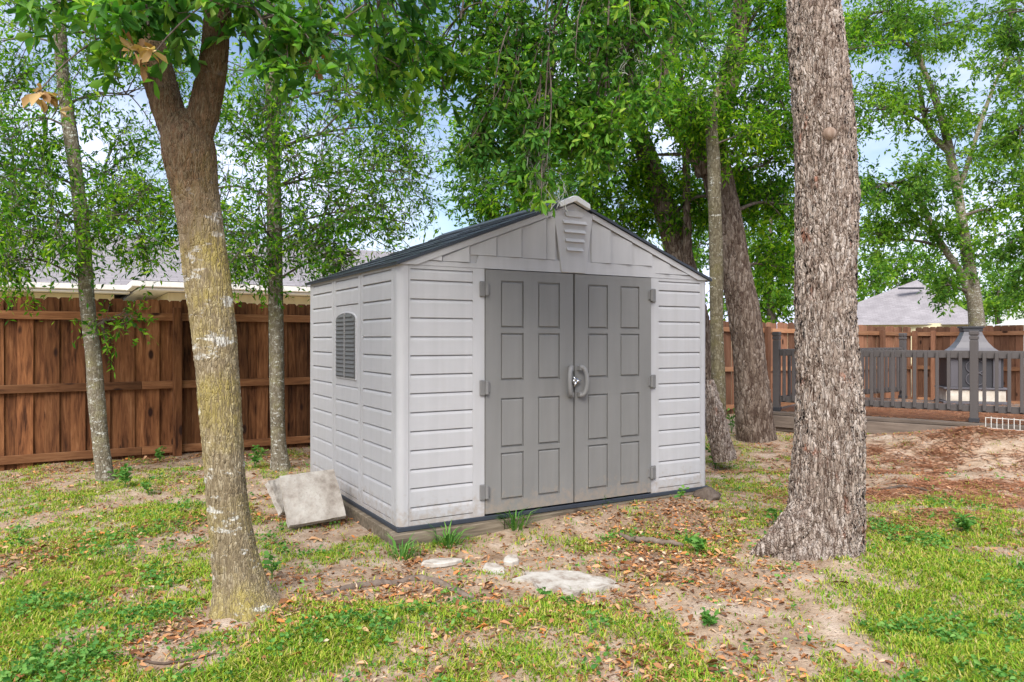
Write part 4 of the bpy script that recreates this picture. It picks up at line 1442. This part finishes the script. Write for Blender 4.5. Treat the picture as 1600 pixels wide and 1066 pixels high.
thin_tree('slim_olive_tree', 'slim olive grey trunk standing before the dark oak at the shed corner', [(1127, 720, 13), (1124, 660, 11), (1122, 580, 10.5), (1120, 500, 10), (1119, 420, 10), (1117, 330, 10), (1115, 250, 9.5), (1112, 195, 9), (1120, 150, 6), (1140, 100, 4), (1150, 70, 2.5)], 8.1, 'bark_olive',
          [(1110, 120, 8.2, .4, .8), (1075, 160, 8.0, .3, .7), (1170, 210, 8.3, .35, .7)], leaf=0.06, nrad=40)
thin_tree('slim_dark_tree', 'thin dark stem between the leaning trunk and the dark oak', [(1078, 690, 8), (1076, 500, 7), (1075, 400, 6.5), (1073, 320, 6), (1072, 250, 6), (1068, 180, 5), (1062, 100, 4)], 9.9, 'bark_dark', [(1060, 260, 10.0, .35, .6), (1090, 320, 10.3, .3, .5)], leaf=.06, nrad=20)
thin_tree('yard_tree', 'leafy tree whose crown rises behind the shed ridge', [(850, 690, 16), (848, 540, 14), (845, 420, 13), (842, 320, 12), (838, 240, 10), (830, 150, 8), (826, 60, 5)], 10.6, 'bark_dark',
          [(900, 270, 10.4, .55), (960, 310, 10.3, .5), (870, 320, 10.2, .42), (780, 280, 10.3, .5), (735, 320, 10.3, .36, .8), (820, 235, 10.4, .5), (800, 170, 10.6, .6), (725, 225, 10.5, .32, .6), (900, 340, 10.3, .35), (800, 335, 10.2, .35), (1000, 345, 10.5, .3), (860, 140, 10.6, .6)], leaf=0.07, subs=11, twigs=20, nl=11, tw=.42, r0=.022, nrad=30, wide=.38)
# broken log leaning at the shed corner
lg = path_px([(1106, 594, 8), (1113, 630, 12), (1122, 675, 16), (1133, 718, 19)], 7.6)
lo = thing('leaning_log', 'broken bark-stripped log leaning at the right corner of the shed', 'log', (lg[-1][0], lg[-1][1], 0.0))
V_, Q_ = trunk_mesh([(*p[:3], p[3]) for p in lg], 40, 0.02, wob=0.10)
obj('log_body', np_mesh('log_body', V_ - np.array(lo.location), Q_, True), 'bark_plated', lo)

# --- trees beyond the fences
thin_tree('yard_tree', 'forked light green tree behind the fence and fireplace', [(1530, 600, 14), (1528, 520, 12.5), (1520, 450, 9.5), (1508, 380, 8), (1498, 310, 7), (1486, 250, 6.5), (1476, 200, 6), (1460, 150, 5), (1440, 100, 4), (1425, 40, 3)], 17.0 + 2.5, 'bark_pale',
          [(1400, 60, 18.5, 1.1), (1480, 40, 19.5, 1.1), (1560, 40, 20, .9, .6), (1370, 170, 18.5, 1.0), (1450, 170, 19, 1.0), (1380, 290, 18.5, .9), (1440, 290, 18.7, .9), (1400, 350, 19, .6, .8), (1490, 240, 19.5, .8, .7), (1530, 180, 20, .8, .6), (1520, 400, 19.5, .5, .6), (1470, 360, 19.5, .5, .6), (1550, 330, 20, .4, .5), (1480, 445, 19, .35, .6), (1360, 20, 19, 1.0), (1360, 380, 19, .5, .5)],
          'leaf_light', leaf=0.115, subs=11, twigs=20, nl=13, tw=0.6, r0=0.05, nrad=30, step=0.06, wide=.42,
          extra=[[(1518, 470, 6), (1500, 425, 5.5), (1470, 380, 5), (1445, 330, 4.5), (1430, 300, 4)], [(1498, 300, 4), (1530, 200, 3), (1555, 130, 2.5), (1590, 60, 2)], [(1484, 240, 5), (1450, 200, 4), (1436, 130, 3)]])
thin_tree('yard_tree', 'leafy tree crowding the upper right corner of the view', [(1690, 620, 18), (1688, 480, 16), (1680, 350, 14), (1670, 200, 12), (1660, 50, 9), (1655, -80, 5)], 14.0,
          'bark_pale', [(1590, 90, 14, .7), (1590, 200, 13.8, .7), (1600, 290, 13.8, .6), (1585, 370, 13.8, .45, .8), (1600, 430, 13.8, .5, .8), (1640, 160, 14, .8), (1640, 330, 14, .7), (1575, 20, 14.2, .7, .7)], 'leaf_light', leaf=0.095, subs=10, twigs=20, nl=13, tw=.5, r0=.04, nrad=30, step=.06, wide=.4)
for (lab, px, py, Y, blobs) in [
        ('light green tree rising behind the fence between the dark oak and the plated oak', 1205, 560, 24, [(1195, 400, 24, 1.1), (1225, 460, 24, 1.0), (1180, 470, 24, .9), (1235, 390, 24.5, 1.0), (1205, 340, 25, 1.0), (1160, 420, 25, .8, .6)]),
        ('round green tree behind the grey hip roof', 1400, 540, 62, [(1380, 440, 62, 3.0), (1420, 410, 62, 2.6), (1350, 430, 62, 2.4), (1450, 430, 63, 2.2), (1400, 390, 62, 1.8, .6)]),
        ('pale distant tree above the outbuilding roof', 1560, 540, 60, [(1540, 460, 60, 2.2), (1575, 470, 60, 2.0), (1590, 430, 60, 1.8, .7), (1520, 480, 60, 1.5)]),
        ('distant green tree showing past the right slope of the shed', 1120, 560, 27, [(1090, 380, 27, 1.2, .8), (1120, 440, 27, 1.2, .8), (1060, 330, 27, 1.2, .8), (1130, 350, 27, 1.1, .7)])]:
    k = Y / 24
    thin_tree('background_tree', lab, [(px, py, 8 / k ** .5), (px, py - 60 / k, 7 / k ** .5), (px - 2, py - 140 / k, 5 / k ** .5), (px, py - 220 / k, 2.5 / k ** .5)], Y, 'branch_bark', blobs, 'leaf_light', leaf=0.15 * k ** .8, subs=10, twigs=16, nl=11, tw=0.6 * k, r0=0.04, nrad=12, step=0.3, wide=.45)

# hanging grey moss in the near sprays
for (lab, px, py, y, n_, l_) in [('grey hanging moss strands dangling above the shed gable', 838, 235, 4.35, 42, .30), ('small tuft of grey moss on the branch above the dark oak fork', 985, 85, 4.3, 16, .12), ('pale moss wisp low on the twig before the shed ridge', 856, 285, 4.3, 18, .2)]:
    c = at(px, py, y)
    b = MB()
    for k in range(n_):
        p = c + rng.normal(size=3) * np.array([.05, .05, .03])
        pts = [p]
        for q_ in range(7):
            pts.append(pts[-1] + np.array([rng.normal() * .013, rng.normal() * .013, -l_ / 7 * rng.uniform(.4, 1.2)]))
        b.tube(pts, 0.0016, 3)
    o = b.build('hanging_moss', 'moss_strand')
    for vtx in o.data.vertices:
        vtx.co -= Vector(c)
    o.location = c
    tag(o, lab, 'moss')


# ------------------------------------------------------------------ loose things on the ground
def slab_pts(n, rx, ry, jag=0.25):
    a = np.sort(rng.uniform(0, 2 * np.pi, n)) if False else np.linspace(0, 2 * np.pi, n, endpoint=False) + rng.uniform(-.2, .2, n)
    return [(rx * math.cos(t) * rng.uniform(1 - jag, 1 + jag), ry * math.sin(t) * rng.uniform(1 - jag, 1 + jag)) for t in a]


# two square pavers propped against the shed's side
def paver(label, corners, thick):
    """corners: four points of the face (bottom left, bottom right, top right, top left)"""
    P = np.array(corners, float)
    n_ = np.cross(P[1] - P[0], P[3] - P[0])
    n_ /= np.linalg.norm(n_)
    back = P - n_ * thick
    o3 = P[0]
    b_ = MB().poly([tuple(x) for x in np.vstack([P - o3, back - o3])], [(0, 1, 2, 3), (7, 6, 5, 4), (0, 4, 5, 1), (1, 5, 6, 2), (2, 6, 7, 3), (3, 7, 4, 0)])
    bm2 = b_.bm
    bmesh.ops.subdivide_edges(bm2, edges=list(bm2.edges), cuts=7, use_grid_fill=True)
    for v_ in bm2.verts:
        v_.co += Vector(rng.normal(size=3) * 0.0022)
    o = b_.build('concrete_paver', 'concrete', loc=o3)
    return tag(o, label, 'paver', 'loose concrete pavers by the shed')


paver('square concrete paver leaning against the shed side wall', [at(452, 822, 5.22), at(541, 806, 5.42), at(522, 733, 5.62), at(437, 744, 5.42)], 0.05)
paver('concrete paver tucked behind the leaning square one', [at(441, 800, 5.50), at(472, 800, 5.66), at(456, 741, 5.90), at(419, 752, 5.66)], 0.045)


def rubble(label, px, py, rx, ry, th, rot, n=9, tilt=0.0, lift=0.035, jag=.2):
    g = gp(px, py)
    z = ground_h(*g).item()
    pts = slab_pts(n, rx, ry, jag)
    b_ = MB().extrude_z(pts, -th, 0)
    o = b_.build('concrete_chunk', 'pale_concrete', loc=(g[0], g[1], z + lift), rot=(tilt, 0, rot), bevel=0.006)
    return tag(o, label, 'rubble', 'pale broken concrete in the dirt')


rubble('large flat pale concrete piece sunk in the dirt before the doors', 882, 914, .25, .17, .20, -.15, 22, 0, .016, .30)
rubble('pointed white concrete shard left of the large flat piece', 772, 892, .075, .09, .06, .3, 6, .12)
rubble('small white concrete shard behind the pointed one', 798, 873, .055, .07, .05, -.4, 6, .1)
rubble('thin pale concrete fragment nearest the shed corner', 690, 880, .12, .055, .03, .35, 8)


def log_path(name, label, cat, pts, rad, mat='stick_wood', lift=0.5):
    W_ = []
    for (px, py) in pts:
        g = gp(px, py)
        W_.append([g[0], g[1], 0])
    S = spline(np.array(W_), 24)
    S[:, 2] = ground_h(S[:, 0], S[:, 1]) + rad * lift
    S[:, 2] += rng.normal(size=24) * rad * .15
    rr = rad * (1 - 0.5 * np.abs(np.linspace(-1, 1, 24)) ** 3)
    b_ = MB()
    b_.tube(S - S[0], rr, 8)
    o = b_.build(name, mat, loc=S[0], smooth=True)
    return tag(o, label, cat)


log_path('fallen_stick', 'dark fallen stick lying right of the pale concrete', 'stick', [(968, 838), (1000, 850), (1035, 857), (1068, 862)], 0.020, lift=1.1)
log_path('surface_root', 'long dark root half buried between the forked oak and shed', 'root', [(500, 945), (545, 925), (590, 915), (640, 905), (690, 915), (740, 938)], 0.024, lift=.15)
log_path('surface_root', 'short dark root in the dirt below the pale concrete', 'root', [(700, 945), (760, 950), (800, 948)], 0.016, lift=.2)
log_path('dry_twig', 'pale forked dry twig on the grass in the foreground', 'twig', [(640, 985), (690, 990), (722, 975)], 0.006, 'dead_log', 1.2)
log_path('dry_twig', 'long pale dry twig below the forked oak', 'twig', [(170, 1022), (230, 1035), (290, 1034), (345, 1028)], 0.006, 'dead_log', 1.2)
log_path('fallen_stick', 'grey stick lying on the pine straw behind the plated oak', 'stick', [(1370, 772), (1410, 772), (1450, 780)], 0.014, lift=.7)
# dark clod by the shed corner
g = gp(1105, 790)
bmc = bmesh.new()
bmesh.ops.create_icosphere(bmc, subdivisions=3, radius=0.085)
for v_ in bmc.verts:
    k = 1 + 0.35 * (float(vnoise(v_.co.x * 1.0, v_.co.z, 22)) - .5) + 0.3 * (float(vnoise(v_.co.y, v_.co.x + 3, 30)) - .5)
    v_.co = Vector((v_.co.x * k * 1.2, v_.co.y * k, v_.co.z * k * .75))
me = bpy.data.meshes.new('dirt_clod')
bmc.to_mesh(me)
bmc.free()
tag(obj('stump_remnant', me, 'stick_wood', loc=(g[0], g[1], ground_h(*g).item() + 0.02)), 'small dark rotten stump near the right shed corner', 'stump')


# weeds one can point at
def weed(label, px, py, h, n, leafL, kind='leafy', z=None, Y=None):
    g = gp(px, py) if Y is None else np.array([(px - 800) / F * Y, Y])
    z = ground_h(*g).item() if z is None else z
    t_ = thing('weed_plant', label, 'weed', (g[0], g[1], z))
    if kind == 'tuft':
        h, n = h * 1.1, int(n * 1.4)
        a = rng.uniform(0, 2 * np.pi, n)
        lean = rng.uniform(.3, 2.6, n)
        d0 = np.stack([np.cos(a) * lean * .4, np.sin(a) * lean * .4, np.ones(n)], 1)
        d1 = np.stack([np.cos(a) * lean, np.sin(a) * lean, np.ones(n) * .35], 1)
        L = h * rng.uniform(.5, 1.1, n)[:, None]
        b0 = np.stack([np.cos(a), np.sin(a), np.zeros(n)], 1) * rng.uniform(0, .09, (n, 1))
        m1 = b0 + norm(d0) * L * .6
        m2 = m1 + norm(d1) * L * .55
        sd = np.stack([-np.sin(a), np.cos(a), np.zeros(n)], 1) * 0.0045
        V_ = np.stack([b0 - sd, b0 + sd, m1 + sd, m1 - sd, m2], 1).reshape(-1, 3)
        bs = (np.arange(n) * 5)[:, None]
        T_ = np.concatenate([bs + [[0, 1, 2]], bs + [[0, 2, 3]], bs + [[3, 2, 4]]], 1).reshape(-1, 3)
        obj('blades', np_mesh('blades', V_, T_), 'weed_leaf', t_)
    else:
        stems = max(2, n // 8)
        b_ = MB()
        pos, dr, ln = [], [], []
        for k in range(stems):
            a = rng.uniform(0, 6.28)
            e = np.array([math.cos(a) * h * rng.uniform(.1, .6), math.sin(a) * h * rng.uniform(.1, .6), h * rng.uniform(.6, 1.05)])
            sp_ = bez(np.zeros(3), np.array([e[0] * .2, e[1] * .2, e[2] * .6]), e, np.linspace(0, 1, 6))
            b_.tube(sp_, np.linspace(.003, .0015, 6), 4)
            m_ = n // stems + 1
            u = rng.uniform(.25, 1, m_)
            pos.append(bez(np.zeros(3), np.array([e[0] * .2, e[1] * .2, e[2] * .6]), e, u))
            dr.append(norm(rnd_dir(m_) * np.array([1, 1, .35]) + np.array([0, 0, .35])))
            ln.append(leafL * rng.uniform(.6, 1.2, m_))
        b_.build('stems', 'weed_leaf', t_)
        obj('leaves', leaves_mesh('leaves', np.concatenate(pos), np.concatenate(dr), np.concatenate(ln), True, .45), 'weed_leaf', t_)
    return t_


for w in [('grassy green tuft growing under the left shed door', 805, 828, .17, 60, 0, 'tuft'), ('grass tuft at the timber skid below the shed corner', 700, 850, .16, 45, 0, 'tuft'), ('grass tuft at the very corner of the timber skids', 628, 868, .14, 35, 0, 'tuft'),
          ('small grass tuft under the right shed door', 938, 800, .11, 30, 0, 'tuft'), ('leafy weed under the gap between the shed doors', 925, 803, .10, 16, .04, 'leafy'), ('tall leafy weed at the right front wall of the shed', 1040, 782, .20, 18, .055, 'leafy'),
          ('broad leaved weed right of the tall one at the shed wall', 1062, 795, .11, 16, .06, 'leafy'), ('bushy weed beside the slim upright tree', 398, 735, .26, 60, .06, 'leafy'), ('bushy weed at the foot of the slim leaning tree', 196, 768, .20, 70, .06, 'leafy'),
          ('small leafy weed right of the slim leaning tree', 232, 775, .15, 30, .05, 'leafy'), ('low weeds growing along the fence foot', 250, 728, .18, 50, .05, 'leafy'), ('leafy sprout on the root flare of the plated oak', 1212, 835, .16, 16, .05, 'leafy'),
          ('leafy sprout against the front of the plated oak trunk', 1252, 850, .20, 14, .05, 'leafy'), ('green weed growing in the dirt under the deck edge', 1516, 700, .16, 30, .05, 'leafy'), ('leafy weed between the forked oak and the pavers', 425, 905, .18, 22, .055, 'leafy'),
          ('green weed at the right shed corner by the leaning log', 1118, 735, .22, 40, .06, 'leafy'), ('weed growing between the pale tree and the dark oak', 1143, 690, .35, 40, .07, 'leafy'), ('upright single weed below the large concrete piece', 846, 946, .07, 8, .05, 'leafy'),
          ('upright weed right of the large concrete piece', 888, 960, .06, 8, .045, 'leafy'), ('dark bushy weed in the sand left of the plated oak roots', 1108, 988, .06, 60, .04, 'leafy'), ('bushy weed beyond the stick', 1090, 870, .11, 40, .055, 'leafy'), ('green weed beside the leaning square paver', 545, 800, .10, 10, .06, 'leafy'),
          ('spreading weed in the grass right of the plated oak', 1508, 836, .12, 70, .055, 'leafy')]:
    weed(*w)

# ------------------------------------------------------------------ ground cover
def sample(n, dens, xr=(-7.0, 8.0), yr=(2.6, 10.2), power=1.0):
    xs, ys = [], []
    tot = 0
    while tot < n:
        k = n * 3
        # more of them near the camera, where they show largest
        y = yr[0] + (yr[1] - yr[0]) * rng.random(k) ** 1.55
        x = rng.uniform(-1.25, 1.25, k) * y
        # thinner in the margins beside the view
        keep = ((np.abs(x) < 0.76 * y) | (rng.random(k) < 0.30)) & (rng.random(k) < dens(x, y)) & ~inside_shed(x, y, 0.06) & (x > xr[0]) & (x < xr[1])
        xs.append(x[keep])
        ys.append(y[keep])
        tot += keep.sum()
    return np.concatenate(xs)[:n], np.concatenate(ys)[:n]


def near_trunk(x, y):
    k = np.zeros(len(x), bool)
    for c, r_ in ((TREE_FORK, .19), (TREE_BIG, .27), (TREE_DARK, .3)):
        k |= np.hypot(x - c[0], y - c[1]) < r_
    # deck footprint
    lx = (x - P_L[0]) * dd[0] + (y - P_L[1]) * dd[1]
    ly = -(x - P_L[0]) * dd[1] + (y - P_L[1]) * dd[0]
    k |= (lx > -.15) & (ly > -.28)
    k |= ((y - FA[1]) * AD[0] - (x - FA[0]) * AD[1] > -0.05) & (x < 0)
    k |= (np.hypot((x - gp(882, 914)[0]) / .23, (y - gp(882, 914)[1]) / .14) < 1) & (np.random.default_rng(3).random(len(x)) < .93)
    return k


# grass: tufts of short bent blades
tx, ty = sample(41000, lambda x, y: np.maximum(grass_d(x, y) ** 1.4, 0.025))
ok = ~near_trunk(tx, ty)
tx, ty = tx[ok], ty[ok]
nb = 6
n = len(tx) * nb
bx_ = np.repeat(tx, nb) + rng.normal(size=n) * .022
by_ = np.repeat(ty, nb) + rng.normal(size=n) * .022
a = rng.uniform(0, 2 * np.pi, n)
size = np.repeat(rng.uniform(.55, 1.3, len(tx)), nb) * rng.uniform(.6, 1.2, n)
L = (0.034 * size)[:, None]
lean = rng.uniform(.3, 1.6, (n, 1))
ca_, sa_ = np.cos(a)[:, None], np.sin(a)[:, None]
hd = np.concatenate([ca_, sa_, np.zeros((n, 1))], 1)
zz = np.array([[0, 0, 1.0]])
b0 = np.stack([bx_, by_, ground_h(bx_, by_) - .004], 1)
m1 = b0 + norm(hd * lean * .6 + zz) * L * .6
m2 = m1 + norm(hd * lean * 1.3 + zz * .45) * L * .6
sd = np.concatenate([-sa_, ca_, np.zeros((n, 1))], 1) * (0.0026 * rng.uniform(.7, 1.4, (n, 1)))
V_ = np.stack([b0 - sd, b0 + sd, m1 + sd * .9, m1 - sd * .9, m2], 1).reshape(-1, 3)
bs = (np.arange(n) * 5)[:, None]
T_ = np.concatenate([bs + [[0, 1, 2]], bs + [[0, 2, 3]], bs + [[3, 2, 4]]], 1).reshape(-1, 3)
tag(obj('grass', np_mesh('grass', V_, T_), 'grass_blade'), 'thin patchy yellow green lawn grass', 'grass', kind='stuff')

# small broad leaves of creeping weeds in the turf
x, y = sample(1500, lambda x, y: grass_d(x, y) * np.clip((fbm(x + 50, y, 2.6, 3) - .56) * 8, 0, 1) + .01)
ok = ~near_trunk(x, y)
x, y = x[ok], y[ok]
nb = 7
n = len(x) * nb
px_ = np.repeat(x, nb) + rng.normal(size=n) * .025
py_ = np.repeat(y, nb) + rng.normal(size=n) * .025
pos = np.stack([px_, py_, ground_h(px_, py_) + rng.uniform(.004, .045, n)], 1)
dr = norm(rnd_dir(n) * np.array([1, 1, .3]) + np.array([0, 0, .25]))
tag(obj('ground_weeds', leaves_mesh('ground_weeds', pos, dr, .024 * rng.uniform(.6, 1.4, n), True, .55), 'weed_leaf'), 'low creeping broad leaved weeds through the turf', 'weeds', kind='stuff')

# fallen leaves
x, y = sample(27000, lambda x, y: litter_d(x, y), yr=(2.6, 10.5))
ok = ~near_trunk(x, y)
x, y = x[ok], y[ok]
n = len(x)
a = rng.uniform(0, 2 * np.pi, n)
ld = norm(np.stack([np.cos(a), np.sin(a), rng.normal(size=n) * .28], 1))
L = .046 * rng.uniform(.3, 1.0, n) * np.where(rng.random(n) < .12, 1.6, 1.0)
pos = np.stack([x, y, ground_h(x, y) + rng.uniform(.002, .014, n)], 1)
tag(obj('fallen_leaves', leaves_mesh('fallen_leaves', pos, ld, L, True, .36, 1.6), 'fallen_leaf'), 'brown and orange oak leaf litter over the sand', 'leaf litter', kind='stuff')

# crumbs of bark, twig ends and leaf bits in the sand
x, y = sample(30000, lambda x, y: 0.15 + 0.6 * litter_d(x, y), yr=(2.6, 9.5))
ok = ~near_trunk(x, y)
x, y = x[ok], y[ok]
n = len(x)
a = rng.uniform(0, 2 * np.pi, n)
ld = norm(np.stack([np.cos(a), np.sin(a), rng.normal(size=n) * .25], 1))
pos = np.stack([x, y, ground_h(x, y) + rng.uniform(.001, .006, n)], 1)
tag(obj('plant_debris', leaves_mesh('plant_debris', pos, ld, .018 * rng.uniform(.4, 1.8, n), False, .3, 1.5), 'fallen_leaf'), 'fine brown bark and leaf crumbs in the sand', 'debris', kind='stuff')

# pine needles on the right and on the deck
x, y = sample(9000, lambda x, y: np.clip(straw_d(x, y), 0, 1) ** .7, yr=(4.2, 9.5), xr=(1.5, 7.5))
ok = ~near_trunk(x, y)
x, y = x[ok], y[ok]
z = ground_h(x, y) + rng.uniform(.004, .015, len(x))
lx, ly = rng.uniform(0, 6, 22000), np.abs(rng.normal(size=22000) * 1.1 + .9)
kx, ky = P_L[0] + lx * dd[0] - ly * dd[1], P_L[1] + lx * dd[1] + ly * dd[0]
x, y, z = np.r_[x, kx], np.r_[y, ky], np.r_[z, np.full(22000, DZ + .003) + rng.uniform(.002, .012, 22000)]
n = len(x)
a = rng.uniform(0, 2 * np.pi, n)
d = np.stack([np.cos(a), np.sin(a), rng.normal(size=n) * .05], 1) * (.075 * rng.uniform(.6, 1.3, n))[:, None]
s_ = np.stack([-np.sin(a), np.cos(a), np.zeros(n)], 1) * .004
P = np.stack([x, y, z], 1)
V_ = np.stack([P - d - s_, P - d + s_, P + d + s_, P + d - s_], 1).reshape(-1, 3)
tag(obj('pine_straw', np_mesh('pine_straw', V_, (np.arange(n) * 4)[:, None] + np.array([[0, 1, 2, 3]])), 'needle'), 'rusty pine needles over the dirt and deck', 'pine straw', kind='stuff')

print('LEAVES', NLEAF, sum(NLEAF.values()))
print('TRIS', sum(sum(len(p.vertices) - 2 for p in o.data.polygons) if len(o.data.polygons) < 2000 else len(o.data.polygons) * (len(o.data.polygons[0].vertices) - 2) for o in SC.objects if o.type == 'MESH'))
